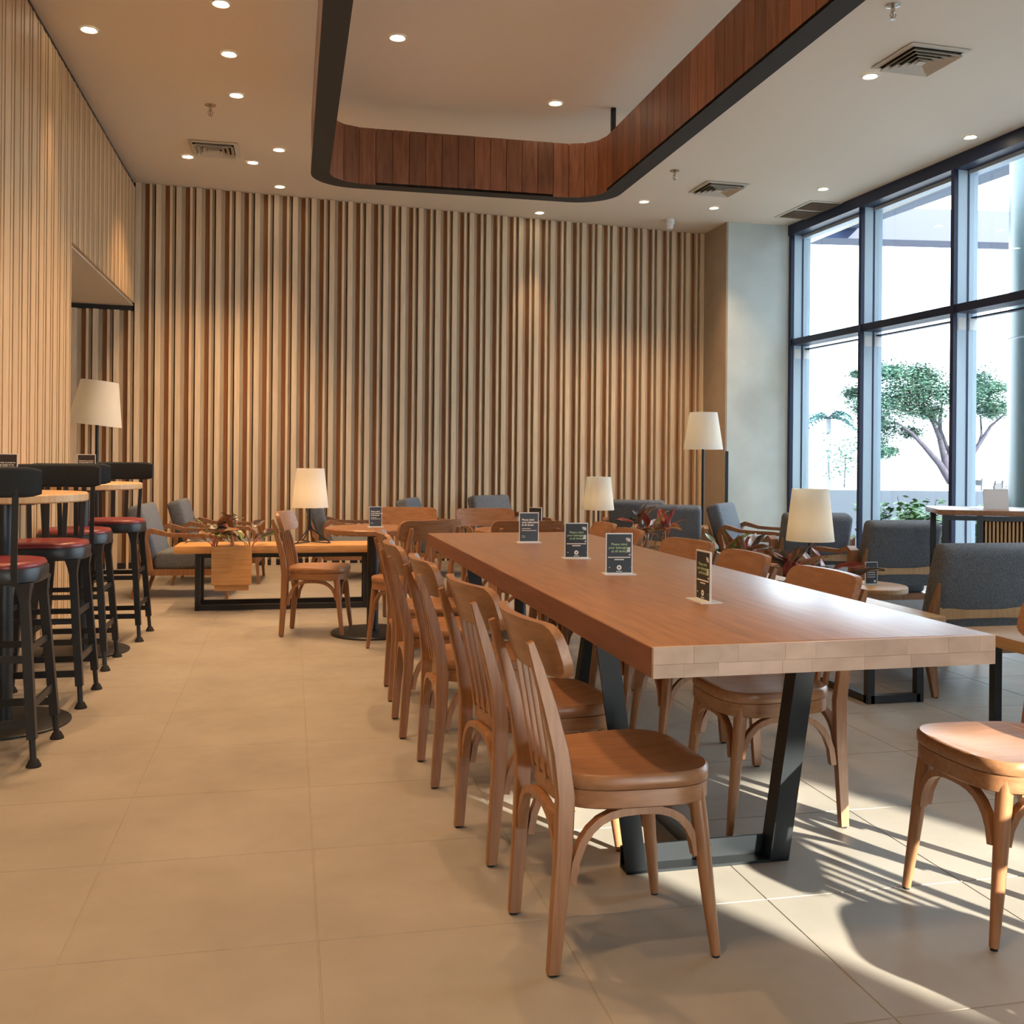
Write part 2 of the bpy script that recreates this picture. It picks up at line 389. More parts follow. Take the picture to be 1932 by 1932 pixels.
# ---- window wall: frame, mullions, rails and panes
win = empty('window_1', WPA, math.degrees(math.atan2(WDIR.y, WDIR.x)), kind='structure')     # local X runs along the wall towards the viewer, +Y is outdoors... 
MUL = [0.06, 1.44, 2.85, 4.29, 5.73, 7.17, 8.61, 10.05]
ZT, ZM = 3.80, 2.49
IN = -1   # indoors lies on local -Y
def W3(name, mat, x0, x1, y0, y1, z0, z1): return MB().box(x0, x1, y0, y1, z0, z1).build(name, mat, win, None)
for i, u in enumerate(MUL):
    W3('mullion', 'frame_dark', u-0.035 if i else -0.06, u+0.010, -0.085, -0.045, 0, ZT)
    W3('mullion_fin', 'frame_blue', u-0.030, u+0.012, -0.045, 0.055, 0, ZT)
    W3('mullion_joint', 'frame_dark', u-0.028, u+0.016, 0.055, 0.073, 0, ZT)
    W3('mullion_fin', 'frame_blue', u-0.030, u+0.012, 0.073, 0.165, 0, ZT)
    for (ya, yb) in ((-0.035, 0.045), (0.083, 0.155)):
        W3('bracket', 'white_plastic', u+0.012, u+0.016, ya, yb, ZM-0.15, ZM-0.04)
L = MUL[-1]
W3('head_rail', 'frame_dark', -0.06, L+0.2, -0.10, 0.18, ZT-0.02, ZC)
W3('head_bead', 'frame_blue', 0.0, L+0.2, 0.06, 0.15, ZT-0.055, ZT-0.02)
W3('middle_rail', 'frame_dark', -0.04, L+0.2, -0.075, 0.13, ZM, ZM+0.075)
W3('middle_bead', 'frame_dark', 0.0, L+0.2, 0.10, 0.16, ZM-0.045, ZM-0.030)
W3('sill_rail', 'frame_dark', -0.04, L+0.2, -0.075, 0.17, 0, 0.07)
for i in range(len(MUL)-1):
    a, b = MUL[i]+0.013, MUL[i+1]-0.031
    W3('pane', 'glass', a, b, 0.120, 0.126, 0.07, ZM); W3('pane', 'glass', a, b, 0.120, 0.126, ZM+0.075, ZT-0.02)
# unseen solid wall placed to stop sun, and unseen front wall with added openings
e0 = WPA + WDIR*(L+0.2)
wr = MB().box(e0.x-0.02, e0.x+0.3, YF-0.2, e0.y, 0, ZC).build('wall_right', 'concrete', None, None); tag(wr, kind='structure')
wf = MB()
HX0, HX1, HZ0, HZ1 = 4.34, 5.60, 2.66, 3.42
GXA, GXB, GZA, GZB = 1.4, 4.2, 0.08, 2.35
wf.box(-2.7, GXA, YF-0.2, YF, 0, ZC); wf.box(GXA, GXB, YF-0.2, YF, 0, GZA); wf.box(GXA, GXB, YF-0.2, YF, GZB, ZC); wf.box(GXB, HX0, YF-0.2, YF, 0, ZC)
wf.box(HX1, 6.6, YF-0.2, YF, 0, ZC); wf.box(HX0, HX1, YF-0.2, YF, 0, HZ0); wf.box(HX0, HX1, YF-0.2, YF, HZ1, ZC)
wf = wf.build('wall_front', 'ceiling_paint', None, None); tag(wf, kind='structure')
w3 = empty('added_fill_window', (0,YF-0.1,0), 0, kind='structure')  # unseen glazing added as daylight fill from behind the viewer
for k in range(5):
    x = GXA + (GXB-GXA)*k/4
    MB().box(x-0.03,x+0.03,-0.05,0.05,GZA,GZB).build('mullion','frame_dark',w3,None)
    if k < 4: MB().box(x+0.03,x+(GXB-GXA)/4-0.03,-0.003,0.003,GZA,GZB).build('pane','glass',w3,None)
w2 = MB().box(HX0, HX1, YF-0.11, YF-0.10, HZ0, HZ1).build('added_sun_window', 'glass', None, None); tag(w2, kind='structure')  # unseen window added, sized and placed to shape the sun patch

# ================================================================== CEILING FITTINGS
def downlight_proto():
    t = empty('recessed_downlight', cat='downlight', group='recessed downlights in the ceiling')
    MB().lathe([(0.058,-0.002),(0.060,-0.007),(0.052,-0.009),(0.043,-0.004),(0.040,-0.001)], 24, None, False, False).build('trim_ring', 'white_plastic', t)
    MB().cyl(0.041, -0.0035, -0.0015, 20).build('lens', 'lens', t)
    return t
dlp = downlight_proto(); used = []
DL = [(-1.297,6.956,'downlight nearest the top left corner beside the panelled left wall',0.5),(-0.437,6.366,'downlight cut by the top edge left of the hanging ring',1),
 (-0.435,7.151,'upper downlight of the row left of the hanging ring',1),(-0.427,7.956,'downlight just right of the left sprinkler head',1),
 (-0.127,9.281,'downlight right of the left air diffuser by the ring corner',1),(-0.949,9.70,'downlight touching the near left corner of the left air diffuser',1),
 (-0.369,9.743,'downlight just below the right corner of the left air diffuser',1),(-0.131,10.55,'downlight close to the slatted back wall below the ring corner',0.45),
 (0.661,6.609,'left downlight of the two inside the hanging ring',1),(1.978,7.542,'right downlight of the two inside the hanging ring near the rod',0.5),
 (2.699,10.95,'downlight close to the middle of the slatted back wall',0.45),(3.66,10.2,'downlight between the ring and the white ceiling sensor',1),
 (4.49,10.268,'downlight above the painted column beside the middle diffuser',0.8),(5.236,9.275,'downlight above the double return grille',0.5),
 (4.018,6.477,'downlight at the near corner of the largest right air diffuser',0.6),(5.592,7.49,'rightmost downlight next to the window head rail',0.5)]
def spot(parent, w, ang=96, blend=0.9, loc=(0,0,-0.02)):
    l = D.lights.new('lamp_beam', 'SPOT'); l.energy = w; l.color = WARM; l.spot_size = R(ang); l.spot_blend = blend; l.shadow_soft_size = 0.04
    o = D.objects.new('lamp_beam', l); COL.objects.link(o); o.parent = parent; o.location = loc; return o
for (x, y, lab, k) in DL:
    o = place(dlp, used, (x, y, ZC), 0, 'small glowing recessed ' + lab)
for o in [o for o in COL.objects if o.name.startswith('recessed_downlight')]:
    k = next(k for (x, y, lab, k) in DL if abs(o.location.x-x) < 1e-3 and abs(o.location.y-y) < 1e-3)
    spot(o, SPOT_W*k, 50 if k in (0.45, 0.5) else 96)
# more fittings added outside the picture, nearer the viewer, to warm the floor
OFF = [(-1.0,4.6,1),(-0.45,5.2,1),(0.6,3.6,0.7),(-0.45,3.2,1),(0.5,1.2,0.6),(-0.5,1.0,1)]
for (x, y, k) in OFF:
    o = place(dlp, used, (x, y, ZC), 0, 'small recessed downlight added out of view above the picture edge')
    for c in [c for c in o.children if c.type == 'LIGHT']: D.objects.remove(c)
    spot(o, SPOT_W*k)

def sprinkler(x, y, lab):
    t = empty('sprinkler_head', (x, y, ZC), 0, lab, 'sprinkler', 'ceiling sprinkler heads')
    MB().lathe([(0.045,0),(0.045,-0.004),(0.02,-0.012),(0.012,-0.014),(0.012,-0.045),(0.008,-0.05)], 16).build('escutcheon', 'chrome', t)
    f = MB(); f.tube([(0.012,0,-0.045),(0.02,0,-0.06),(0.006,0,-0.082)], 0.003, 6); f.tube([(-0.012,0,-0.045),(-0.02,0,-0.06),(-0.006,0,-0.082)], 0.003, 6)
    f.build('yoke', 'chrome', t); MB().cyl(0.003,-0.08,-0.05,8).build('bulb', 'red_leather', t)
    MB().cyl(0.016,-0.086,-0.082,12).build('deflector', 'chrome', t)
sprinkler(-0.638,8.234,'brass sprinkler head above the left air diffuser'); sprinkler(3.551,9.042,'chrome sprinkler head left of the middle air diffuser'); sprinkler(3.526,5.444,'chrome sprinkler head cut by the top edge near the largest diffuser')
def diffuser(x, y, rz, s, lab):
    t = empty('air_diffuser', (x, y, ZC), rz, lab, 'air vent', 'square ceiling air diffusers')
    h = s/2
    def ring(ho, hi, z0, z1, name, mat):
        b = MB(); vs = []
        for (q, z) in ((ho, z0), (hi, z1)):
            vs += [(-q,-q,z),(q,-q,z),(q,q,z),(-q,q,z)]
        b.add(vs, [(i,(i+1)%4,4+(i+1)%4,4+i) for i in range(4)])
        vs2 = [(p[0],p[1],p[2]-0.004) for p in vs]
        b.add(vs2, [(4+i,4+(i+1)%4,(i+1)%4,i) for i in range(4)])
        b.add([vs[i] for i in range(4)]+[vs2[i] for i in range(4)], [(i,(i+1)%4,4+(i+1)%4,4+i) for i in range(4)])
        b.build(name, mat, t, None)
    MB().box(-h*0.86,h*0.86,-h*0.86,h*0.86,-0.003,-0.001).build('plenum', 'vent_dark', t, None)
    ring(h, h*0.84, -0.004, -0.010, 'frame', 'vent_paint')
    for k in range(4):
        q = h*(0.82-0.19*k); ring(q, q-h*0.135, -0.034, -0.006, 'louver', 'vent_paint')
    MB().box(-h*0.12,h*0.12,-h*0.12,h*0.12,-0.036,-0.030).build('core', 'vent_paint', t, None)
diffuser(-0.69,9.38,0,0.42,'pale square air diffuser in the ceiling left of the hanging ring')
diffuser(4.21,9.51,2,0.46,'mid-sized square air diffuser between the ring and the window')
diffuser(4.175,6.12,2,0.46,'largest square air diffuser near the top right')
t = empty('return_grille', (5.54,10.11,ZC), -88, 'double return air grille in the ceiling beside the window head', 'air vent')
MB().box(-0.39,0.39,-0.21,0.21,-0.006,-0.001).build('frame', 'vent_paint', t, None)
for sx in (-0.185,0.185):
    MB().box(sx-0.155,sx+0.155,-0.165,0.165,-0.009,-0.006).build('backing', 'vent_dark', t, None)
    for k in range(14):
        yy = -0.155 + 0.31*k/13
        b = MB().box(sx-0.155,sx+0.155,-0.006,0.006,-0.0015,0.0015).mesh('slat','vent_paint',None) if k == 0 else b
        s_ = link('slat', b, t, (0,yy,-0.013)); s_.rotation_euler = (R(35),0,0)
t = empty('ceiling_sensor', (4.221,10.9,ZC), 0, 'white cylindrical sensor hanging from the ceiling by the slatted wall', 'sensor')
MB().lathe([(0.055,0),(0.055,-0.055),(0.05,-0.06)],20).build('body','white_plastic',t); MB().lathe([(0.045,-0.06),(0.042,-0.10),(0.03,-0.11)],20).build('dome','white_plastic',t)

# ---- hanging timber ring
RZB, RZT = 3.24, 3.67
RX0, RX1, RY0, RY1, RC, RWID = 0.128, 2.53, 0.2, 7.93, 0.34, 0.135
ring = empty('hanging_timber_ring', (0,0,RZB), 0, 'rounded rectangular timber ring with dark underside hung from the ceiling', 'ceiling ring')
def rr(x0, x1, y0, y1, r, seg):
    return rrect(x1-x0, y1-y0, r, seg, (x0+x1)/2, (y0+y1)/2)
def annulus(po, pi, z0, z1):
    b = MB(); n = len(po)
    vs = [(x,y,z0) for x,y in po]+[(x,y,z0) for x,y in pi]+[(x,y,z1) for x,y in po]+[(x,y,z1) for x,y in pi]
    fs = []
    for i in range(n):
        j = (i+1) % n
        fs += [(i,j,n+j,n+i),(2*n+i,2*n+j,3*n+j,3*n+i),(i,j,2*n+j,2*n+i),(n+i,n+j,3*n+j,3*n+i)]
    return b.add(vs, fs)
po = rr(RX0,RX1,RY0,RY1,RC,10); pi_ = rr(RX0+RWID,RX1-RWID,RY0+RWID,RY1-RWID,RC-RWID+0.06,10)
annulus(po, pi_, 0, 0.02).build('underside', 'ring_under', ring, 30)
po2 = rr(RX0+0.012,RX1-0.012,RY0+0.012,RY1-0.012,RC-0.012,10); pi2 = rr(RX0+RWID-0.014,RX1-RWID+0.014,RY0+RWID-0.014,RY1-RWID+0.014,RC-RWID+0.074,10)
annulus(po2, pi2, 0.02, RZT-RZB-0.004).build('carcass', 'slat_back', ring, 30)
def resample(poly, step):
    pts = [Vector((x,y,0)) for x,y in poly]; n = len(pts); seg = [(pts[i], pts[(i+1)%n]) for i in range(n)]
    tot = sum((b-a).length for a,b in seg); N = int(tot/step); out = []; i = 0; acc = 0.0
    for k in range(N):
        s_ = tot*k/N
        while acc + (seg[i][1]-seg[i][0]).length < s_: acc += (seg[i][1]-seg[i][0]).length; i += 1
        a, b = seg[i]; out.append(a + (b-a)*((s_-acc)/max(1e-9,(b-a).length)))
    return out
ip = resample(pi_, 0.128)
def plank(a, b, z1, inn):
    d = b-a; w = d.length; o = link('plank', plank_me[0], ring); return o
hgt = RZT-RZB
cache = {}
cen = Vector(((RX0+RX1)/2,(RY0+RY1)/2,0))
for i in range(len(ip)):
    a, b = ip[i], ip[(i+1)%len(ip)]; d = b-a; w = d.length
    key = round(w, 3)
    if key not in cache: cache[key] = MB().box(0.002, key-0.002, 0, 0.014, -0.002, hgt).mesh('plank','ring_wood',None)
    o = link('plank', cache[key], ring); o.location = a
    ang = math.atan2(d.y, d.x); nrm = Vector((-d.y, d.x, 0))
    out = -1 if nrm.dot(cen-a) > 0 else 1     # thickness grows outward (into the carcass)
    if out < 0: o.location = b; ang += math.pi
    o.rotation_euler = (0,0,ang); o.location.z = 0.004 + random.uniform(-0.001, 0.001)
annulus(po, po2, 0.02, hgt).build('outer_cladding', 'ring_wood', ring, 30)
for (x, y) in ((2.45,7.55),(0.21,7.2),(2.45,4.2),(0.21,3.6)):
    MB().cyl(0.022, hgt-0.03, ZC-RZB, 12, T(x,y,0)).build('hanger_rod', 'black_metal', ring)

# ================================================================== FURNITURE
# ---- bentwood side chair (local +Y is forward)
def chair_proto():
    t = empty('dining_chair', cat='chair')
    out = []
    for k in range(40):      # seat outline: rounded trapezoid, wider at the front
        a = 2*math.pi*k/40; c, s_ = math.cos(a), math.sin(a)
        px = math.copysign(abs(c)**0.55, c); py = math.copysign(abs(s_)**0.6, s_)
        hw = 0.186 + 0.016*py
        out.append((px*hw, py*0.192 + 0.006))
    def rings(spec):
        b = MB(); n = 40; vs = []; fs = []
        for sc_, z in spec:
            for k, (x, y) in enumerate(out):
                zz = z
                if sc_ < 0.99 and sc_ > 0.05: zz -= 0.006*max(0, 1-abs(x*sc_)/0.12)*0.4
                vs.append((x*sc_, y*sc_, zz))
        for i in range(len(spec)-1):
            for k in range(n): fs.append((i*n+k, i*n+(k+1)%n, (i+1)*n+(k+1)%n, (i+1)*n+k))
        fs.append(tuple(range(n-1,-1,-1))); fs.append(tuple((len(spec)-1)*n+k for k in range(n)))
        return b.add(vs, fs)
    rings([(0.985,0.406),(1.0,0.410),(1.0,0.432),(0.97,0.439),(0.86,0.436),(0.66,0.428),(0.40,0.424),(0.15,0.423)]).build('seat','oak_seat',t,50)
    rings([(0.96,0.362),(0.985,0.366),(0.985,0.4035),(0.97,0.4055)]).build('seat_apron','oak_seat',t,40)
    rect = lambda w, h: [(-w/2,-h/2),(-w/2+0.004,-h/2-0.003),(w/2-0.004,-h/2-0.003),(w/2,-h/2),(w/2,h/2),(w/2-0.004,h/2+0.003),(-w/2+0.004,h/2+0.003),(-w/2,h/2)]
    for sx in (-1, 1):
        path = [(sx*0.158,-0.205,0.006),(sx*0.160,-0.196,0.14),(sx*0.163,-0.186,0.28),(sx*0.165,-0.183,0.40),(sx*0.165,-0.196,0.50),(sx*0.165,-0.222,0.60),(sx*0.165,-0.250,0.69),(sx*0.165,-0.268,0.745)]
        b = MB().sweep(path, rect(0.028,0.036), [(0.85,0.70),(0.92,0.82),(0.95,0.95),(0.95,1.0),(0.92,0.9),(0.85,0.78),(0.78,0.6),(0.7,0.38)], (0,1,0))
        post = b.build('back_post','oak_chair',t,40)
        MB().cyl(0.011,0,0.007,10,T(sx*0.158,-0.205,0)).build('foot_pad','rubber',post)
        path = [(sx*0.150,0.140,0.400),(sx*0.156,0.152,0.30),(sx*0.166,0.172,0.12),(sx*0.173,0.186,0.006)]
        leg = MB().tube(path,[0.0205,0.0195,0.0155,0.0115],12,None,False,(0,1,0)).build('leg','oak_chair',t,50)
        MB().cyl(0.009,0,0.007,10,T(sx*0.173,0.186,0)).build('foot_pad','rubber',leg)
    # bent arches under the seat
    def arch(a, b, za, zb, ztop, name='arch_brace'):
        A, B = Vector(a), Vector(b); pts = []
        for k in range(15):
            u = k/14.0; q = abs(2*u-1)
            zz = ztop - ((ztop-(za if u < 0.5 else zb)))*(q**2.6)
            p_ = A.lerp(B, 0.5+0.5*math.copysign(1-(1-q)**1.5, u-0.5) if q > 0 else 0.5)
            pts.append((p_.x, p_.y, zz))
        d = (B-A); n_ = Vector((-d.y, d.x, 0)).normalized()
        MB().sweep(pts, [(-0.009,-0.011),(0.009,-0.011),(0.009,0.011),(-0.009,0.011)], None, tuple(n_)).build(name,'oak_chair',t,40)
    for sx in (-1, 1): arch((sx*0.158,-0.165,0),(sx*0.153,0.142,0),0.20,0.235,0.352)
    arch((-0.140,0.165,0),(0.140,0.165,0),0.235,0.235,0.352); arch((-0.148,-0.19,0),(0.148,-0.19,0),0.22,0.22,0.352)
    # head rest: curved board with round corners, leaning back
    n, mrows = 17, 7; W_, z0, z1 = 0.215, 0.665, 0.788; vs = []; fs = []
    def hy(x, z): return -0.213 + 0.9*x*x - (z-0.665)*0.33
    pts = []
    for side in (0, 1):
        for j in range(mrows):
            v = -1 + 2*j/(mrows-1)
            for i in range(n):
                u = -1 + 2*i/(n-1); x = u*W_; z = (z0+z1)/2 + v*(z1-z0)/2
                dx = abs(x)-(W_-0.040); dz = abs(z-(z0+z1)/2)-((z1-z0)/2-0.040)
                if dx > 0 and dz > 0:
                    l_ = math.hypot(dx, dz); mx_ = max(dx, dz)
                    if l_ > 1e-6:
                        k_ = mx_/l_; x = math.copysign((W_-0.040)+dx*k_, x); z = (z0+z1)/2+math.copysign(((z1-z0)/2-0.040)+dz*k_, z-(z0+z1)/2)
                vs.append((x, hy(x, z) - (0.023 if side else 0.0) , z))
    N = n*mrows
    for j in range(mrows-1):
        for i in range(n-1):
            a = j*n+i; fs.append((a,a+1,a+n+1,a+n)); a += N; fs.append((a+n,a+n+1,a+1,a))
    edge = [i for i in range(n)] + [j*n+n-1 for j in range(1,mrows)] + [(mrows-1)*n+i for i in range(n-2,-1,-1)] + [j*n for j in range(mrows-2,0,-1)]
    for k in range(len(edge)):
        a, b = edge[k], edge[(k+1)%len(edge)]; fs.append((b,a,a+N,b+N))
    MB().add(vs, fs).build('headrest','oak_head',t,48)
    for x in (-0.078,-0.026,0.026,0.078):
        MB().sweep([(x*0.96,-0.178,0.40),(x*0.97,-0.190,0.47),(x,-0.2075,0.57),(x,-0.228,0.685)],[(-0.008,-0.006),(0.008,-0.006),(0.008,0.006),(-0.008,0.006)],[1.25,1.0,1.0,0.9],(0,1,0)).build('spindle','oak_chair',t,40)
    return t
ch = chair_proto(); used = []
def put_chair(x, y, fx, fy, lab, grp): return place(ch, used, (x, y, 0), face(fx, fy), lab, grp)
GL = 'chairs along the left side of the long table'; GR = 'chairs along the right side of the long table'; GB = 'chairs around the small round tables'
put_chair(0.775,2.335,1,0.06,'nearest wooden chair on the left side of the long table, whole frame in view',GL)
put_chair(0.745,2.965,1,0.13,'second wooden chair from the front on the left side of the long table',GL)
put_chair(0.700,3.64,1,0.03,'third wooden chair from the front on the left side of the long table',GL)
put_chair(0.662,4.27,1,0.0,'fourth wooden chair from the front on the left side of the long table',GL)
put_chair(0.680,4.90,1,-0.03,'farthest wooden chair on the left side of the long table',GL)
put_chair(1.815,2.245,-1,0.0,'sunlit wooden chair seat cut by the right edge of the picture',GR)
put_chair(1.500,3.02,-1,0.0,'wooden chair with sunlit legs seen under the near end of the long table',GR)
put_chair(1.520,3.66,-1,0.03,'second wooden headrest above the right edge of the long table',GR)
put_chair(1.530,4.22,-1,-0.15,'wide dark wooden headrest third along the right edge of the long table',GR)
put_chair(1.480,4.93,-1,0.02,'fourth wooden headrest along the right edge, left of the far planter',GR)
put_chair(1.500,5.42,-1,0.05,'farthest small wooden headrest beyond the right edge of the long table',GR)
put_chair(2.00,1.20,-1,0.35,'wooden chair just below the picture edge whose shadow falls beside the table',GR)
put_chair(0.185,6.68,0.386,-0.085,'wooden chair standing alone left of the near round table, side view',GB)
put_chair(0.700,6.00,-0.45,0.89,'pale wooden chair with its back to the far left corner of the long table',GB)
put_chair(0.760,7.02,-0.30,-0.95,'dark wooden chair behind the near round table facing the viewer',GB)
put_chair(1.38,6.84,0.10,-1,'very pale wooden chair facing the viewer behind the second round table',GB)
put_chair(1.36,5.90,0.05,1,'wooden chair seen from behind just past the far end of the long table',GB)

# ---- the long communal table
TT = empty('communal_table', (0.752,2.015,0), 0.8, 'long thick wooden communal table on slanted black steel legs', 'table')
TLn, TWd, TZ, TH = 3.24, 0.840, 0.752, 0.068
tp_ = MB().rbox(0,TWd,0.012,TLn,TZ-TH,TZ,0.004,2).build('table_top','table_top',TT,40)
for (x0_, x1_) in ((-0.0015,0.002),(TWd-0.002,TWd+0.0015)): MB().box(x0_,x1_,0.012,TLn,TZ-TH+0.002,TZ-0.003).build('side_shade_band','table_top_shaded',tp_,None)  # thin darker strips that paint shade onto both long sides
# butt-jointed blocks that show on the end grain
random.seed(3)
for row, (z0, z1) in enumerate(((TZ-TH+0.001, TZ-TH+0.030),(TZ-TH+0.0305, TZ-0.001))):
    x = 0.001; k = 0
    while x < TWd-0.002:
        w = random.uniform(0.05, 0.13); x2 = min(TWd-0.001, x+w)
        if TWd - x2 < 0.03: x2 = TWd-0.001
        MB().box(x+0.0002,x2-0.0002,0.0+random.uniform(0,0.0006),0.0125,z0,z1).build('end_block','table_end',tp_,None); x = x2
def table_leg(y0):
    f = empty('leg_frame_tmp') if False else None
    cx_ = TWd/2; hx0, hx1 = 0.315, 0.215   # half span top / floor
    ang = [(-0.04,-0.03),(0.04,-0.03),(0.04,0.03),(-0.04,0.03)]
    for s_ in (-1, 1):
        MB().sweep([(cx_+s_*hx0,y0,TZ-TH),(cx_+s_*hx1,y0,0.0)],[(-0.03,-0.03),(0.03,-0.03),(0.03,-0.022),(-0.022,-0.022),(-0.022,0.03),(-0.03,0.03)] if s_ > 0 else [(-0.03,-0.03),(0.03,-0.03),(0.03,0.03),(0.022,0.03),(0.022,-0.022),(-0.03,-0.022)],None,(0,1,0)).build('leg','black_steel',TT,20)
    MB().sweep([(cx_-hx1-0.03,y0,0.03),(cx_+hx1+0.03,y0,0.03)],[(-0.03,-0.03),(0.03,-0.03),(0.03,-0.022),(-0.022,-0.022),(-0.022,0.03),(-0.03,0.03)],None,(0,0,1)).build('foot_bar','black_steel',TT,20)
    MB().box(cx_-hx0-0.04,cx_+hx0+0.04,y0-0.03,y0+0.03,TZ-TH-0.008,TZ-TH).build('mounting_plate','black_steel',TT,20)
table_leg(0.66); table_leg(TLn-0.66)
MB().box(TWd/2-0.02,TWd/2+0.02,0.66,TLn-0.66,0.012,0.05).build('floor_rail','black_steel',TT,20)

# ---- small table signs in clear holders
def sign(x, y, z, rz, kind, lab, w=0.094, h=0.142):
    t = empty('table_sign', (x,y,z), rz, lab, 'sign', 'dark notice cards in clear stands')
    b = MB().box(-w/2-0.008,w/2+0.008,-0.032,0.032,0,0.003); b.build('stand_base','acrylic',t,None)
    MB().box(-w/2,w/2,-0.0028,0.0028,0.003,h).build('clear_holder','acrylic',t,None)
    mat = {'green':'card_dark','blue':'card_blue','brown':'card_brown','back':'card_dark','list':'card_blue'}[kind]
    c = MB().box(-w/2+0.0035,w/2-0.0035,-0.0031,0.0031,0.006,h-0.004).build('card',mat,t,None)
    def bars(rows, mat_, y_=-0.0034):
        for (x0,x1,zz,th) in rows: MB().box(x0*w,x1*w,y_,y_+0.0004,zz*h,zz*h+th).build('print_line',mat_,c,None)
    Y_ = -0.0033
    if kind == 'green':
        put_text(c,'Please mind\nyour belongings\nat all times!',0.0118,0,0.705*h,'ink_green','CENTER',Y_,0.0002,1.02)
        bars([(-0.42,0.42,0.40,0.0035),(-0.18,0.18,0.345,0.0035),(-0.3,0.3,0.035,0.0010)],'ink_white')
        MB().cyl(0.0085,0,0.0004,20,T(0,Y_,0.165*h)@RX(90)).build('emblem','ink_white',c)
        MB().cyl(0.0030,0,0.0006,12,T(0,Y_,0.165*h)@RX(90)).build('emblem_centre','card_dark',c)
        bars([(-0.11,0.11,0.065,0.0022)],'ink_white')
        for (px,pz,s_) in ((0.30,0.86,0.010),(0.36,0.84,0.012),(0.42,0.815,0.009),(0.42,0.63,0.010),(0.37,0.585,0.008),(0.43,0.565,0.012),(0.45,0.475,0.007),(-0.36,0.17,0.004),(0.42,0.17,0.002)):
            o_ = [(s_*0.9*math.cos(a)*(1 if k%2 else 0.35), s_*0.7*math.sin(a)*(1 if k%2 else 0.35)) for k, a in enumerate([2*math.pi*q/8 for q in range(8)])]
            MB().prism(o_,0,0.0004,T(min(px*w,w/2-0.0035-s_*0.9),Y_,pz*h)@RX(90)).build('leaf_print','ink_white',c,None)
    elif kind == 'blue':
        put_text(c,'Please mind\nyour belongings\nat all times!',0.0122,-0.36*w,0.73*h,'ink_white','LEFT',Y_,0.0005,1.0)
        bars([(-0.36,0.08,0.455,0.0025),(-0.36,0.38,0.39,0.0028),(-0.36,-0.2,0.22,0.0012),(-0.36,-0.16,0.175,0.0012)],'ink_white')
    elif kind == 'brown':
        put_text(c,'Please help us preserve\nthe high quality of our\nbeans by NOT smoking\nin the area.',0.0085,-0.40*w,0.75*h,'ink_white','LEFT',Y_,0.0002,1.15)
    elif kind == 'back':
        bars([(-0.34,0.36,0.80-0.07*k,0.0016) for k in range(5)],'ink_grey')
    else:
        bars([(-0.36,0.30,0.72-0.10*k,0.0032) for k in range(5)],'ink_white')
        MB().cyl(0.0075,0,0.0004,20,T(0.28*w,Y_,0.14*h)@RX(90)).build('emblem','ink_white',c)
    return t
sign(1.10,4.62,TZ,-3,'blue','slate blue notice card farthest along the long table')
sign(1.115,3.865,TZ,-6,'green','black notice card second along the table, with green lettering')
sign(1.11,3.315,TZ,-6,'green','larger looking black notice card with green lettering third along the table')
sign(1.138,2.65,TZ,-89,'green','notice card turned almost edge-on, nearest on the long table')

# ---- round dining tables
def round_table(x, y, z, r, lab):
    t = empty('round_table', (x,y,0), 0, lab, 'table', 'small round dining tables')
    MB().lathe([(r-0.006,z-0.036),(r,z-0.030),(r,z-0.006),(r-0.006,z)],44).build('table_top','oak_seat',t,40)
    MB().lathe([(0.27,0),(0.27,0.010),(0.262,0.018),(0.05,0.022)],36).build('base_plate','black_metal',t,30)
    MB().cyl(0.038,0.02,z-0.045,20).build('post','black_metal',t); MB().box(-0.16,0.16,-0.16,0.16,z-0.045,z-0.036).build('top_plate','black_metal',t)
round_table(0.53,6.60,0.690,0.31,'near round wooden table on a black pedestal left of the long table')
sign(0.545,6.62,0.690,4,'blue','slate notice card on the near round table',0.085,0.135)
round_table(1.46,6.36,0.690,0.30,'second round wooden table half hidden beyond the long table end')
sign(1.55,6.33,0.690,-42,'back','dark notice card with grey lines on the second round table')

# ---- bar tables and stools on the left
def bar_table(x, y, lab):
    t = empty('bar_table', (x,y,0), 0, lab, 'table', 'round bar tables')
    MB().lathe([(0.324,0.948),(0.33,0.953),(0.33,0.979),(0.324,0.985)],44).build('table_top','oak_light',t,40)
    MB().lathe([(0.27,0),(0.27,0.008),(0.262,0.012),(0.05,0.016)],36).build('base_plate','black_metal',t,30)
    MB().cyl(0.038,0.014,0.94,20).build('post','black_metal',t); MB().box(-0.15,0.15,-0.15,0.15,0.938,0.948).build('top_plate','black_metal',t)
bar_table(-1.185,4.64,'near round bar table with a pale wooden top on a black post')
bar_table(-1.185,6.27,'far round bar table with a pale wooden top on a black post')
sign(-1.20,4.70,0.985,6,'brown','brown notice card about the beans on the near bar table',0.10,0.165)
sign(-1.17,6.31,0.985,6,'brown','brown notice card about the beans on the far bar table',0.10,0.165)
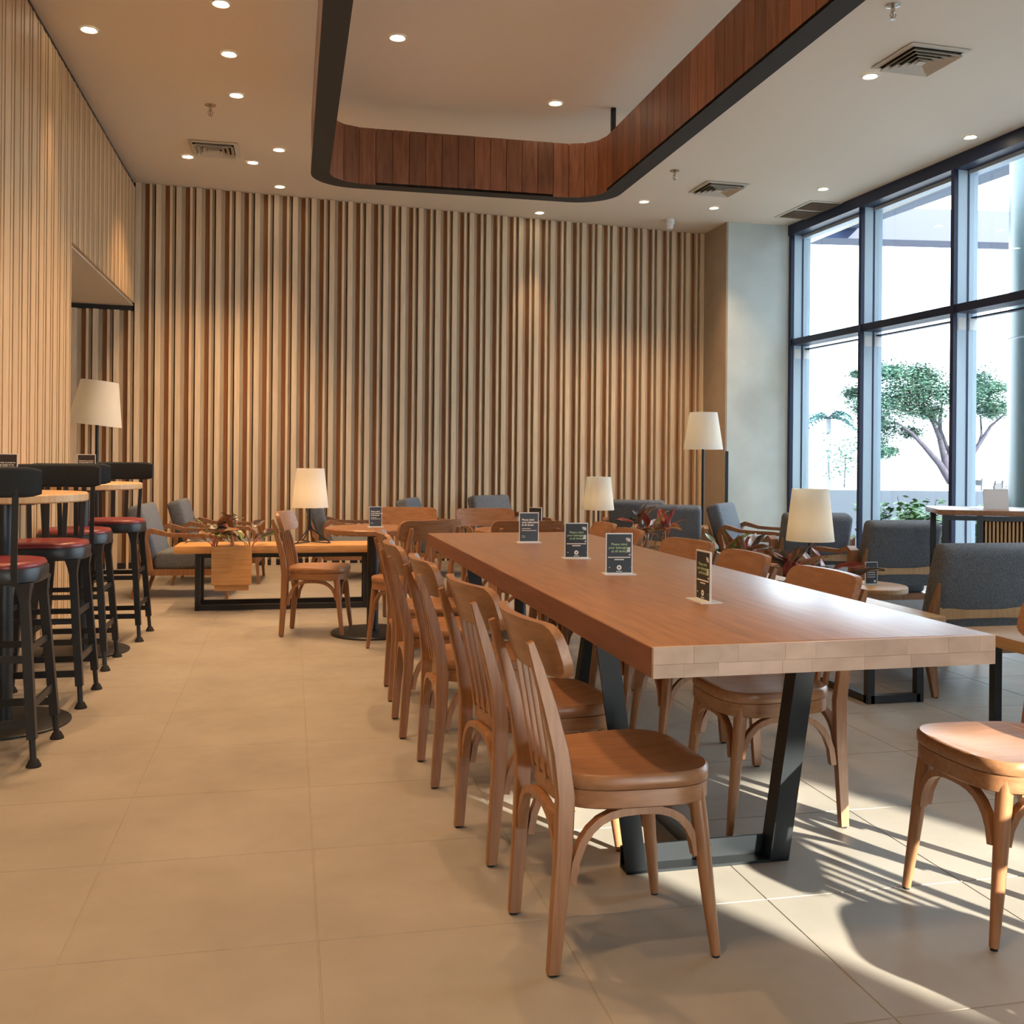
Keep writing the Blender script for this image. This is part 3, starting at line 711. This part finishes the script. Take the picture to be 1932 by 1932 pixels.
def stool_proto():
    t = empty('bar_stool', cat='bar stool', group='black metal bar stools')
    out = rrect(0.37,0.36,0.13,8)
    n = len(out)
    def rings(spec, name, mat, ang):
        vs = []; fs = []
        for sc_, z in spec: vs += [(x*sc_, y*sc_, z) for x, y in out]
        for i in range(len(spec)-1):
            for k in range(n): fs.append((i*n+k,i*n+(k+1)%n,(i+1)*n+(k+1)%n,(i+1)*n+k))
        fs.append(tuple(range(n-1,-1,-1))); fs.append(tuple((len(spec)-1)*n+k for k in range(n)))
        return MB().add(vs, fs).build(name, mat, t, ang)
    rings([(0.97,0.665),(1.0,0.672),(1.0,0.715),(0.985,0.722)],'seat_pan','black_metal',40)
    rings([(0.955,0.722),(0.965,0.730),(0.93,0.742),(0.75,0.748),(0.4,0.744),(0.1,0.742)],'seat_cushion','red_leather',60)
    def legp(sx, sy, z): k = 1-z/0.67; return (sx*(0.142+0.050*k), sy*(0.138+0.052*k), z)
    for sx in (-1,1):
        for sy in (-1,1):
            p0, p1, p2 = legp(sx,sy,0.668), legp(sx,sy,0.60), legp(sx,sy,0.10)
            b = MB().sweep([p0,legp(sx,sy,0.63),p1,p2],[(-0.017,-0.017),(0.017,-0.017),(0.017,0.017),(-0.017,0.017)],[1.7,1.2,0.95,0.95],(0,1,0))
            b.tube([legp(sx,sy,0.115),legp(sx,sy,0.02)],0.0115,10)
            q = legp(sx,sy,0.0)
            lg = b.build('leg','black_metal',t,35)
            MB().lathe([(0.027,0),(0.027,0.006),(0.022,0.014),(0.019,0.022),(0.012,0.03)],14,T(q[0],q[1],0)).build('glide','rubber',lg)
    for z, w in ((0.42,0.026),(0.215,0.030)):
        for sx in (-1,1): MB().bar(legp(sx,-1,z),legp(sx,1,z),0.010,w).build('foot_rail','black_metal',t,30)
        zz = z-0.06 if z < 0.3 else z-0.03
        for sy in (-1,1): MB().bar(legp(-1,sy,zz),legp(1,sy,zz),0.010,w).build('foot_rail','black_metal',t,30)
    for x in (-0.117,-0.039,0.039,0.117):
        MB().sweep([(x,-0.165,0.66),(x,-0.180,0.75),(x*1.05,-0.196,0.90),(x*1.08,-0.205,1.02)],[(-0.011,-0.004),(0.011,-0.004),(0.011,0.004),(-0.011,0.004)],None,(0,1,0)).build('spindle','black_metal',t,40)
    pts = [(0.205*u, -0.212+0.05*u*u, 1.045) for u in [(-1+k/8) for k in range(17)]]
    sec = [(a*0.95,b*0.95) for a,b in rrect(0.030,0.118,0.0145,4)]
    sc_ = [(0.55,0.80),(0.85,0.95)]+[(1,1)]*13+[(0.85,0.95),(0.55,0.80)]
    MB().sweep(pts, sec, sc_, (0,0,1)).build('back_pad','pad_fabric',t,50)
    return t
st = stool_proto(); used = []
place(st,used,(-1.105,4.18,0),0,'nearest black bar stool with red seat, cut by the left edge')
place(st,used,(-1.110,5.06,0),180,'second black bar stool, facing the viewer across the near bar table')
place(st,used,(-1.145,5.88,0),0,'third black bar stool, mostly hidden behind the second one')
place(st,used,(-1.085,6.74,0),178,'farthest black bar stool beside the far bar table')

# ---- lamps
def shade(t, r0, r1, z0, z1, tilt=0, M=None):
    b = MB(); n = 32
    Mx = (M or Matrix.Identity(4)) @ RY(tilt)
    b.lathe([(r0,z0),(r1,z1),(r1-0.003,z1),(r0-0.003,z0),(r0,z0)],n,Mx,False,False)
    return b.build('lamp_shade','shade_cloth',t,50)
def lamp_light(t, z, w):
    l = D.lights.new('lamp_glow','POINT'); l.energy = w; l.color = (1.0,0.86,0.64); l.shadow_soft_size = 0.03
    o = D.objects.new('lamp_glow', l); COL.objects.link(o); o.parent = t; o.location = (0,0,z)
def table_lamp(x, y, z, h, r, lab, w, rz=0):
    t = empty('table_lamp', (x,y,z), rz, lab, 'lamp', 'table lamps with white drum shades')
    sh = 0.30
    shade(t, r, r*0.76, h-sh, h)
    MB().tube([(0,0,0.10),(0,0,h-sh+0.05)],0.010,10).build('stem','black_metal',t)
    for k in range(3):
        a = R(90+120*k+15); d = Vector((math.cos(a),math.sin(a),0)); s_ = Vector((-d.y,d.x,0))
        MB().tube([tuple(d*0.006+Vector((0,0,0.14))), tuple(d*0.02+Vector((0,0,0.105))), tuple(d*0.15+s_*0.012+Vector((0,0,0.010))), tuple(d*0.160+Vector((0,0,0.006))), tuple(d*0.15-s_*0.012+Vector((0,0,0.006))), tuple(d*0.01+Vector((0,0,0.012)))],0.005,6).build('wire_foot','black_metal',t)
    MB().lathe([(0.012,h-sh+0.04),(0.030,h-sh+0.10),(0.030,h-sh+0.13),(0.01,h-sh+0.155)],12).build('bulb','bulb' if w else 'white_plastic',t)
    if w: lamp_light(t, h-sh+0.10, w)
def floor_lamp(x, y, h, r, lab, w, tilt=0):
    t = empty('floor_lamp', (x,y,0), 0, lab, 'lamp', 'floor lamps with white drum shades')
    sh = 0.40
    shade(t, r, r*0.70, -sh/2, sh/2, tilt, T(0,0,h-sh/2))
    MB().cyl(0.016,0.02,h-sh+0.06,12).build('pole','black_metal',t); MB().lathe([(0.15,0),(0.15,0.012),(0.14,0.02),(0.02,0.026)],28).build('base','black_metal',t)
    MB().lathe([(0.012,h-sh+0.05),(0.032,h-sh+0.12),(0.032,h-sh+0.15),(0.01,h-sh+0.18)],12).build('bulb','bulb' if w else 'white_plastic',t)
    sp = MB()
    for k in range(3):
        a = R(120*k); sp.bar((0,0,h-0.03),(math.cos(a)*r*0.69,math.sin(a)*r*0.69,h-0.012),0.003)
    sp.build('spider','black_metal',t)
    if w: lamp_light(t, h-sh+0.12, w)

# ---- low bench tables with planter boxes
def planter(x, y, ztop, w, d, hgt, mat, lab, rz=0):
    t = empty('planter_box', (x,y,ztop-hgt), rz, lab, 'planter', 'wooden planter boxes')
    th = 0.014
    b = MB(); b.box(-w/2,w/2,-d/2,-d/2+th,0.045,hgt); b.box(-w/2,w/2,d/2-th,d/2,0.045,hgt); b.box(-w/2,-w/2+th,-d/2+th,d/2-th,0.045,hgt); b.box(w/2-th,w/2,-d/2+th,d/2-th,0.045,hgt)
    b.build('box_body',mat,t,None)
    MB().box(-w/2+0.02,w/2-0.02,-d/2+0.02,d/2-0.02,0,0.06).build('box_bottom',mat,t,None)
    MB().box(-w/2+th,w/2-th,-d/2+th,d/2-th,hgt-0.05,hgt-0.02).build('soil','soil',t,None)
    return t
leafcache = {}
def leaf_mesh(mat, L_, W_):
    key = (mat, round(L_,2), round(W_,2))
    if key in leafcache: return leafcache[key]
    n = 9; vs = []; fs = []
    for i in range(n):
        u = i/(n-1); w = W_*(math.sin(math.pi*min(1,u**0.8))**0.75)*(1-0.15*u)+0.0015
        zz = 0.30*L_*u - 0.42*L_*u*u
        for k, s_ in enumerate((-1,-0.5,0,0.5,1)):
            vs.append((s_*w/2, u*L_, zz + abs(s_)*w*0.16 + 0.006*math.sin(9*u+s_)))
    for i in range(n-1):
        for k in range(4): a = i*5+k; fs.append((a,a+1,a+6,a+5))
    b = MB().add(vs, fs); b.add([(x,y,z-0.0015) for x,y,z in vs],[tuple(reversed(f)) for f in fs])
    me = b.mesh('leaf', mat, 60); leafcache[key] = me; return me
def plant(x, y, z, spread, lab, seed, mats, n=16, sx=1.0, rise=1.0):
    rnd = random.Random(seed)
    t = empty('aglaonema_plant', (x,y,z), 0, lab, 'plant', 'red-leaved foliage plants in the planters')
    ncl = 3
    cl_ = [(-spread*0.42*sx, 0.0),(0.0,0.01),(spread*0.42*sx,-0.01)]
    stems = MB()
    for k in range(n):
        bx, by = cl_[k % ncl]; bx += rnd.uniform(-0.02,0.02); by += rnd.uniform(-0.02,0.02)
        az = rnd.uniform(0,360); low = rnd.random()
        hgt = (0.05 + 0.10*low)*rise; out = (0.10-0.07*low)*rnd.uniform(0.7,1.1)
        dx, dy = -math.sin(R(az))*out, math.cos(R(az))*out
        stems.tube([(bx,by,-0.03),(bx+dx*0.4,by+dy*0.4,hgt*0.6),(bx+dx,by+dy,hgt)],[0.005,0.004,0.003],5)
        L_ = rnd.choice((0.15,0.18,0.21)); W_ = rnd.choice((0.06,0.075))
        o = link('leaf', leaf_mesh(rnd.choice(mats), L_, W_), t); o.location = (bx+dx,by+dy,hgt)
        o.rotation_euler = Euler((R(rnd.uniform(5,60)*(0.4+low)), R(rnd.uniform(-35,35)), R(az)), 'XYZ')
    stems.build('stems','leaf_pink',t,60)
    return t
RED = ['leaf_red','leaf_pink','leaf_pink','leaf_dark','leaf_green']; DRK = ['leaf_dark','leaf_dark','leaf_dark','leaf_green','leaf_pink']; MIX = ['leaf_red','leaf_red','leaf_pink','leaf_dark','leaf_dark']

# left bench, along X
bl_ = empty('bench_table', (-0.83,7.72,0), -1.0, 'long low wooden bench table with planter in front of the armchairs', 'table')
MB().rbox(0,1.50,0,0.40,0.425,0.48,0.004,2).build('table_top','oak_bench',bl_,40)
for x in (0.165,0.80,1.40):
    for y in ((0.06,0.34)): MB().box(x-0.018,x+0.018,y-0.018,y+0.018,0,0.425).build('leg','black_metal',bl_,None)
for y in (0.06,0.34): MB().box(0.165,1.40,y-0.018,y+0.018,0.005,0.04).build('floor_bar','black_metal',bl_,None)
MB().box(0.183,1.40,0.05,0.09,0.39,0.425).build('rail','black_metal',bl_,None)
planter(-0.415,7.665,0.485,0.282,0.09,0.325,'oak_bench','oak planter box hung on the left bench table')
plant(-0.415,7.66,0.475,0.26,'dark leaved plant in the left bench planter',11,DRK,22,1.15,0.95)
planter(0.640,7.635,0.485,0.06,0.10,0.30,'oak_bench','narrow oak planter end behind the round table post')
table_lamp(0.150,7.92,0.48,0.575,0.140,'glowing table lamp with white shade on the left bench table',34)
# right bench, along Y
BX0, BX1, BZ = 2.655, 2.985, 0.43
br = empty('bench_table', (BX0,4.14,0), 0, 'long low bench table with planters running back beside the communal table', 'table')
MB().rbox(0,BX1-BX0,0,3.35,BZ-0.05,BZ,0.004,2).build('table_top','oak_bench_y',br,40)
for y in (0.16,1.7,3.2):
    for x in (0.035,BX1-BX0-0.035): MB().box(x-0.018,x+0.018,y-0.018,y+0.018,0,BZ-0.05).build('leg','black_metal',br,None)
    MB().box(0.035,BX1-BX0-0.035,y-0.018,y+0.018,0.003,0.040).build('floor_bar','black_metal',br,None)
MB().box(0.017,0.053,0.16,3.2,0.003,0.038).build('floor_bar','black_metal',br,None)
planter(2.59,4.68,0.465,0.12,0.40,0.22,'oak_chair','planter box on the near part of the right bench')
plant(2.60,4.72,0.450,0.26,'bright red leaved plant nearest on the right bench',21,MIX,26,1.0,1.0)
planter(2.59,5.52,0.455,0.12,0.34,0.22,'oak_light','planter box at the middle of the right bench')
plant(2.60,5.60,0.44,0.22,'pink and green leaved plant at the middle of the right bench',35,RED,24,0.8,1.1)
planter(2.56,6.95,0.50,0.17,0.16,0.30,'oak_light','pale planter box at the far end of the right bench')
plant(2.57,6.95,0.485,0.26,'red stemmed plant in the pale far planter',5,RED,24,1.0,1.25)
table_lamp(2.945,5.33,BZ,0.555,0.137,'table lamp with warm glowing shade on the right bench near the window',16)
# far small bench with lamp
bf = empty('bench_table', (2.32,8.60,0), 0, 'small low bench under the lamp before the slatted wall', 'table')
MB().rbox(0,0.58,0,0.42,0.35,0.40,0.004,2).build('table_top','oak_bench',bf,40)
for x in (0.05,0.53):
    for y in (0.05,0.37): MB().box(x-0.018,x+0.018,y-0.018,y+0.018,0,0.35).build('leg','black_metal',bf,None)
table_lamp(2.74,8.78,0.40,0.585,0.143,'lit table lamp with white shade in front of the slatted wall',34)
floor_lamp(-1.72,9.75,1.815,0.232,'floor lamp with white shade beside the recess in the left wall',12,6)  # lamp is unlit; small glow added inside to brighten its shade
floor_lamp(4.36,10.20,1.66,0.212,'floor lamp with white shade in front of the painted column',28,0)

# ---- lounge armchair (local +Y is forward)
def armchair_proto():
    t = empty('lounge_armchair', cat='armchair')
    MB().rbox(-0.27,0.27,-0.24,0.36,0.23,0.37,0.035,3).build('seat_cushion','grey_fabric',t,60)
    b = MB().rbox(-0.27,0.27,-0.065,0.065,0.0,0.46,0.038,3,T(0,-0.27,0.30)@RX(17)); b.build('back_cushion','grey_fabric',t,60)
    MB().box(-0.28,0.28,-0.30,0.33,0.185,0.235).build('seat_frame','oak_chair',t,None)
    sec = [(-0.017,-0.024),(0.017,-0.024),(0.017,0.024),(-0.017,0.024)]
    for sx in (-1,1):
        x = sx*0.305
        p1 = [(x,0.345,0.0),(x,0.330,0.20),(x,0.315,0.40),(x,0.300,0.470),(x,0.255,0.500),(x,0.15,0.506),(x,0.0,0.508),(x,-0.12,0.514),(x,-0.20,0.535),(x,-0.245,0.545),(x,-0.285,0.525),(x,-0.30,0.47),(x,-0.275,0.36),(x,-0.25,0.22)]
        MB().sweep(p1,sec,[0.62,0.85,1,1,1,0.9,0.85,0.9,1.1,1.2,1.3,1.35,1.2,1.0],(1,0,0)).build('arm','oak_chair',t,40)
        lg = MB().sweep([(x*0.93,-0.40,0.0),(x*0.93,-0.345,0.20),(x*0.93,-0.375,0.40),(x*0.93,-0.425,0.56)],sec,[0.6,1.05,1.0,0.25],(1,0,0)).build('leg','oak_chair',t,40)
        MB().cyl(0.011,-0.0,0.006,10,T(x*0.93,-0.40,0)).build('foot_pad','rubber',lg)
    MB().sweep([(-0.285,-0.365,0.405),(-0.1,-0.372,0.40),(0.1,-0.372,0.40),(0.285,-0.365,0.405)],[(-0.010,-0.028),(0.010,-0.028),(0.010,0.028),(-0.010,0.028)],[(1,1.2),(1,0.75),(1,0.75),(1,1.2)],(0,0,1)).build('back_rail','oak_light',t,30)
    MB().box(-0.30,0.30,0.318,0.345,0.185,0.235).build('front_rail','oak_chair',t,None)
    return t
ac = armchair_proto(); used = []
GA = 'grey lounge armchairs'
place(ac,used,(-0.80,8.72,0),face(1,-0.10),'grey armchair behind the left bench planter, nearest the stools',GA)
place(ac,used,(-0.60,9.62,0),face(1,-0.05),'grey armchair at the slatted wall behind the left pair front one',GA)
place(ac,used,(0.60,9.75,0),face(1,0.05),'armchair with wooden arms at the slatted wall behind the near round table',GA)
place(ac,used,(1.50,9.78,0),face(0.9,-0.35),'dark armchair back peeping over the dark chair by the slatted wall',GA)
place(ac,used,(2.30,10.35,0),face(0.5,-0.8),'armchair barely showing over the very pale chair',GA)
place(ac,used,(3.45,9.78,0),face(0.30,0.95),'far dark armchair of the pair left of the column floor lamp',GA)
place(ac,used,(3.42,8.76,0),face(0.35,0.94),'near dark armchair of the pair behind the far planter',GA)
place(ac,used,(4.22,8.50,0),face(0.75,-0.66),'grey armchair with curved arm against the concrete pier',GA)
place(ac,used,(4.00,7.44,0),face(0.12,1),'grey armchair behind the glowing right lamp, back to the viewer',GA)
place(ac,used,(4.10,6.52,0),face(0.05,1),'grey armchair before the hedge window, back to the viewer',GA)
n3 = place(ac,used,(3.37,4.74,0),face(0.02,1),'nearest grey armless lounge chair at the right, back to the viewer',GA)
for c_ in [c_ for c_ in n3.children if c_.name.startswith('arm')]: D.objects.remove(c_)
for sx in (-1,1): MB().sweep([(sx*0.25,0.30,0.0),(sx*0.25,0.29,0.20)],[(-0.017,-0.024),(0.017,-0.024),(0.017,0.024),(-0.017,0.024)],[0.62,0.95],(1,0,0)).build('leg','oak_chair',n3,40)

# small round side table with a sign, tall counter on the right
t = empty('side_table', (3.36,5.42,0), 0, 'low round side table between the two right armchairs', 'table')
MB().lathe([(0.235,0.375),(0.24,0.38),(0.24,0.405),(0.235,0.41)],36).build('table_top','oak_bench_y',t,40)
MB().lathe([(0.17,0),(0.17,0.01),(0.03,0.02)],28).build('base_plate','black_metal',t); MB().cyl(0.02,0.015,0.376,14).build('post','black_metal',t)
sign(3.41,5.44,0.41,4,'list','notice card with white lines on the low side table',0.085,0.135)

ct = empty('counter_table', (3.86,5.40,0), -27, 'tall counter with slatted timber front and black frame at the right edge', 'counter')
CZ = 0.86
MB().rbox(-0.02,1.8,-0.02,0.55,CZ-0.032,CZ,0.004,2).build('counter_top','table_top',ct,40)
for (x,y) in ((0.02,0.02),(0.215,0.02),(1.78,0.02),(0.02,0.5),(1.78,0.5)): MB().box(x-0.016,x+0.016,y-0.016,y+0.016,0,CZ-0.032).build('post','black_metal',ct,None)
for z in (CZ-0.05,CZ-0.30): MB().box(0.02,1.78,0.006,0.034,z-0.014,z+0.014).build('frame_rail','black_metal',ct,None)
MB().box(0.231,1.76,0.03,0.04,CZ-0.30,CZ-0.05).build('slat_backing','slat_back',ct,None)
sl = MB().rbox(0,0.013,-0.006,0.016,CZ-0.282,CZ-0.066,0.003,1).mesh('slat','oak_light',40)
for k in range(71):
    x = 0.240+0.0216*k
    if x < 1.75: link('slat', sl, ct, (x,0.012,0))
MB().box(0.02,1.78,0.04,0.5,CZ-0.335,CZ-0.320).build('shelf','table_top',ct,None)
t = empty('menu_board', (4.22,5.38,CZ), -14, 'white display card standing on the tall counter', 'card')
MB().box(-0.075,0.075,-0.003,0.003,0.0,0.125,RX(-8)).build('board','card_white',t,None); MB().box(-0.06,0.06,-0.002,0.05,0,0.006).build('foot','card_white',t,None)

# cut-off bench with planter at the right edge
t = empty('bench_table', (2.90,3.44,0), 0, 'bench on black legs cut by the right picture edge', 'table')
MB().rbox(-0.03,0.9,-0.02,0.43,0.38,0.43,0.004,2).build('table_top','oak_bench_y',t,40)
for (x,y) in ((0.115,0.05),(0.85,0.05),(0.115,0.40),(0.85,0.40)): MB().box(x-0.018,x+0.018,y-0.018,y+0.018,0,0.38).build('leg','black_metal',t,None)
planter(3.13,3.352,0.475,0.30,0.13,0.26,'box_orange','orange brown planter box cut by the right edge')
plant(3.10,3.352,0.46,0.30,'dark red plant cut by the right picture edge',8,['leaf_dark','leaf_red','leaf_dark','leaf_pink'],22,1.0,1.15)

# ================================================================== OUTDOORS
gd = MB().box(5.9,90,-40,110,-0.25,-0.12); gd.box(-60,5.9,11.9,110,-0.25,-0.12); gd.box(-30,90,-60,-4.3,-0.25,-0.12)
gd = gd.build('ground','ground_pave',None,None); tag(gd, kind='structure')
wg = MB().box(6.5,17,0.6,2.2,-0.12,9.0).build('sun_block_wall','terrace_white',None,None); tag(wg, kind='structure')  # unseen wall added to block sun from the window side
# canopy beams beyond the glass
def beam(a, b, w, h, mat, lab):
    o = MB().bar(a, b, w, h).build('canopy_beam', mat, None, None); return tag(o, lab, 'beam', 'steel canopy beams outdoors')
beam((7.6,14.72,4.90),(15.0,13.7,4.90),0.5,0.50,'canopy_blue','deep blue canopy beam crossing behind the top panes')
beam((8.50,14.55,4.92),(9.35,2.0,4.92),0.34,0.22,'canopy_grey','grey blue canopy beam running back along the window top')
beam((8.9,10.9,4.98),(15.0,10.3,4.98),0.30,0.30,'canopy_grey','short canopy beam at the top right behind the last mullion')
t = empty('outdoor_column', (7.78,9.02,0), 0, 'thick pale teal round column outside the right panes', 'column')
MB().cyl(0.46,-0.12,2.43,40).build('lower_shaft','column_teal',t); MB().cyl(0.46,2.45,6.0,40).build('upper_shaft','column_teal',t); MB().cyl(0.452,2.40,2.48,40).build('joint','frame_blue',t)
# terrace wall, bollard
t = MB().box(0,9.0,0,0.25,-0.12,0.74).build('terrace_wall','terrace_white',None,None); t.location = (6.9,12.95,0); t.rotation_euler = (0,0,R(-14)); tag(t,'low pale terrace wall behind the hedge','wall')
t = empty('bollard_light', (7.02,11.3,-0.12), 0, 'white bollard light standing in the hedge', 'light')
MB().cyl(0.05,0,0.72,16).build('post','terrace_white',t); MB().lathe([(0.085,0.70),(0.085,0.86),(0.07,0.90)],18).build('head','terrace_white',t)
# foliage helper: many small leaf blades in one mesh
def blades(pts, L_, W_, rnd, flat=0.6):
    vs = []; fs = []
    for (x, y, z) in pts:
        a = rnd.uniform(0, 6.283); b = rnd.uniform(-1.0, 1.0)*flat; d = Vector((math.cos(a)*math.cos(b), math.sin(a)*math.cos(b), math.sin(b)))
        s_ = d.cross(Vector((rnd.uniform(-0.6,0.6), rnd.uniform(-0.6,0.6), 1))).normalized()
        l = L_*rnd.uniform(0.6,1.3); w = W_*rnd.uniform(0.7,1.2); c = Vector((x,y,z)); k = len(vs)
        vs += [tuple(c), tuple(c+d*l*0.5+s_*w), tuple(c+d*l), tuple(c+d*l*0.5-s_*w)]
        fs.append((k,k+1,k+2,k+3))
    return vs, fs
def leafy(name, parent, pts, L_, W_, mat, seed, flat=0.6):
    vs, fs = blades(pts, L_, W_, random.Random(seed), flat)
    o = MB().add(vs, fs); me = D.meshes.new(name); me.from_pydata(o.v, [], o.f); me.materials.append(M_[mat]); q = link(name, me, parent); q['kind'] = 'stuff'; return q
rd = random.Random(42)
# hedge right outside the glass, as separate shrubs
hs = [(6.30,9.95,0.76),(6.78,9.95,0.72),(7.26,9.92,0.74),(6.38,9.42,0.66),(6.94,9.40,0.68),(6.55,8.90,0.60)]
hl = ['leftmost green shrub beside the second mullion','green shrub second from the mullion behind the armchair','tall green shrub left of the counter','green shrub low behind the grey armchair back','green shrub seen through the counter frame','low green shrub at the counter frame bottom']
for (x, y, h), lab in zip(hs, hl):
    t = empty('shrub', (x,y,-0.12), 0, lab, 'shrub', 'green shrubs outside the window')
    stm = MB(); pts = []
    for k in range(16):
        a = rd.uniform(0,6.283); r_ = rd.uniform(0,0.24); hh = (h+0.12)*rd.uniform(0.55,1.05)
        tip = (math.cos(a)*r_, math.sin(a)*r_, hh); stm.tube([(math.cos(a)*r_*0.3,math.sin(a)*r_*0.3,0),tip],[0.006,0.003],5)
        for q in range(70): 
            u = rd.uniform(0.15,1.0); pts.append((tip[0]*u+rd.gauss(0,0.03), tip[1]*u+rd.gauss(0,0.03), hh*u+rd.gauss(0,0.015)))
    stm.build('stems','bark',t); leafy('foliage',t,pts,0.10,0.034,'leaf_hedge',k,0.5)
# teal bush in a planter further left
t = empty('planted_bush', (6.95,13.6,-0.12), 0, 'teal green bush in a trough behind the first lower pane', 'shrub')
MB().box(-0.30,0.30,-0.16,0.16,0,0.30).build('trough','terrace_white',t,None)
pts = [(rd.gauss(0,0.17), rd.gauss(0,0.12), 0.30+abs(rd.gauss(0.16,0.10))) for _ in range(420)]
leafy('foliage',t,pts,0.09,0.02,'leaf_bush',3,0.7)
# spreading shade tree
t = empty('shade_tree', (25.6,35.3,0.35), 0, 'spreading multi-stemmed shade tree outside the big lower pane', 'tree')
rgt = Vector((math.cos(R(YAW)),-math.sin(R(YAW)),0)); S_ = 40/1900.0
def tp(px, py, dep=0.0): return tuple(rgt*((px-1797)*S_) + Vector((0,0,(905-py)*S_)) + Vector((0.215,0.977,0))*dep)
limbs = [([(1797,905,0),(1772,872,-0.2),(1740,840,-0.4),(1712,815,-0.6),(1680,795,-0.8)],[0.16,0.13,0.10,0.07,0.03]),
 ([(1797,905,0),(1792,865,0.3),(1788,825,0.6),(1792,785,0.8),(1800,750,1.0)],[0.16,0.14,0.11,0.08,0.03]),
 ([(1788,825,0.6),(1768,795,0.2),(1748,765,0.0),(1730,740,-0.2)],[0.10,0.08,0.05,0.03]),
 ([(1797,905,0),(1815,875,-0.3),(1838,835,-0.5),(1858,800,-0.6),(1885,775,-0.7)],[0.16,0.12,0.09,0.06,0.03]),
 ([(1792,865,0.3),(1806,850,0.6),(1795,800,1.0),(1775,760,1.2)],[0.12,0.09,0.06,0.03]),
 ([(1838,835,-0.5),(1850,815,-0.2),(1852,780,0.0)],[0.07,0.05,0.03])]
for pts_, rr_ in limbs: MB().tube([tp(*p_) for p_ in pts_], rr_, 8).build('limb','bark',t,60)
clus = [(1665,705,22),(1690,692,16),(1735,698,20),(1772,705,20),(1820,715,24),(1700,735,30),(1740,735,30),(1780,745,28),(1640,735,22),(1660,760,26),(1620,765,20),(1720,765,26),(1690,800,26),(1640,790,20),(1670,830,20),(1655,850,14),(1860,740,26),(1880,765,22),(1850,770,18),(1885,725,18),(1610,740,12),(1760,775,18),(1740,812,14),(1690,848,8),(1615,705,10)]
pts = []
for (px, py, r_) in clus:
    c = Vector(tp(px, py, rd.uniform(-1.2,1.2)))
    for q in range(int(r_*64)):
        pts.append((c.x+rd.gauss(0,r_*S_*0.75), c.y+rd.gauss(0,r_*S_*0.75), c.z+rd.gauss(0,r_*S_*0.42)))
leafy('foliage',t,pts,0.17,0.040,'leaf_tree',9,0.5)
# palm
t = empty('palm_tree', (23.45,40.9,-0.12), 0, 'slim palm tree behind the first lower pane', 'tree')
MB().tube([(0,0,0),(0.05,0,1.8),(0.0,0,3.25)],[0.16,0.13,0.11],10).build('trunk','terrace_white',t)
for k in range(13):
    a = 6.283*k/13+rd.uniform(-0.2,0.2); el = rd.uniform(0.1,1.35); d = Vector((math.cos(a),math.sin(a),0)); b = MB()
    for q in range(12):
        u = q/11.0; c = d*(1.7*u*math.cos(el*0.75)) + Vector((0,0,3.2+1.7*u*math.sin(el)-1.9*u*u))
        s_ = Vector((-d.y,d.x,0)); l = 0.50*math.sin(math.pi*(0.12+0.85*u))
        for sg in (-1,1):
            b.add([tuple(c),tuple(c+d*0.10),tuple(c+s_*sg*l+d*0.16+Vector((0,0,-0.35*l))),tuple(c+s_*sg*l*0.9+d*0.06+Vector((0,0,-0.35*l)))],[(0,1,2,3)])
    b.build('frond','leaf_palm',t,None)
# young tree and distant terrace furniture
t = empty('young_tree', (18.8,31.7,-0.12), 0, 'thin young tree below the palm', 'tree')
MB().tube([(0,0,0),(0.03,0,1.4)],[0.03,0.015],6).build('trunk','bark',t)
leafy('foliage',t,[(rd.gauss(0,0.45),rd.gauss(0,0.4),1.45+rd.gauss(0,0.42)) for _ in range(900)],0.16,0.035,'leaf_tree',77,0.6)
t = MB(); 
for z in (0.55,0.78,1.0): t.box(0,14,-0.02,0.02,z-0.02,z+0.02)
for k in range(11): t.box(1.4*k-0.02,1.4*k+0.02,-0.03,0.03,-0.12,1.0)
t = t.build('terrace_railing','terrace_white',None,None); t.location = (14.6,25.0,-0.6); t.rotation_euler = (0,0,R(-14)); tag(t,'thin white railing along the far terrace','railing')
def outdoor_chair(x, y, rz, lab):
    t = empty('terrace_chair', (x,y,-0.12), rz, lab, 'chair', 'dark terrace chairs outdoors')
    for sx in (-0.2,0.2):
        MB().bar((sx,-0.2,0),(sx,-0.26,0.85),0.03).build('leg','outdoor_metal',t,None); MB().bar((sx,0.2,0),(sx,0.2,0.45),0.03).build('leg','outdoor_metal',t,None)
    MB().box(-0.22,0.22,-0.22,0.22,0.43,0.46).build('seat','outdoor_metal',t,None); MB().box(-0.22,0.22,-0.255,-0.23,0.66,0.80).build('backrest','outdoor_metal',t,None)
outdoor_chair(15.6,20.2,30,'dark terrace chair far outside left of the last mullion'); outdoor_chair(12.6,15.6,200,'dark terrace chair right of the last mullion above the counter'); outdoor_chair(17.2,23.0,100,'farthest dark terrace chair under the shade tree')
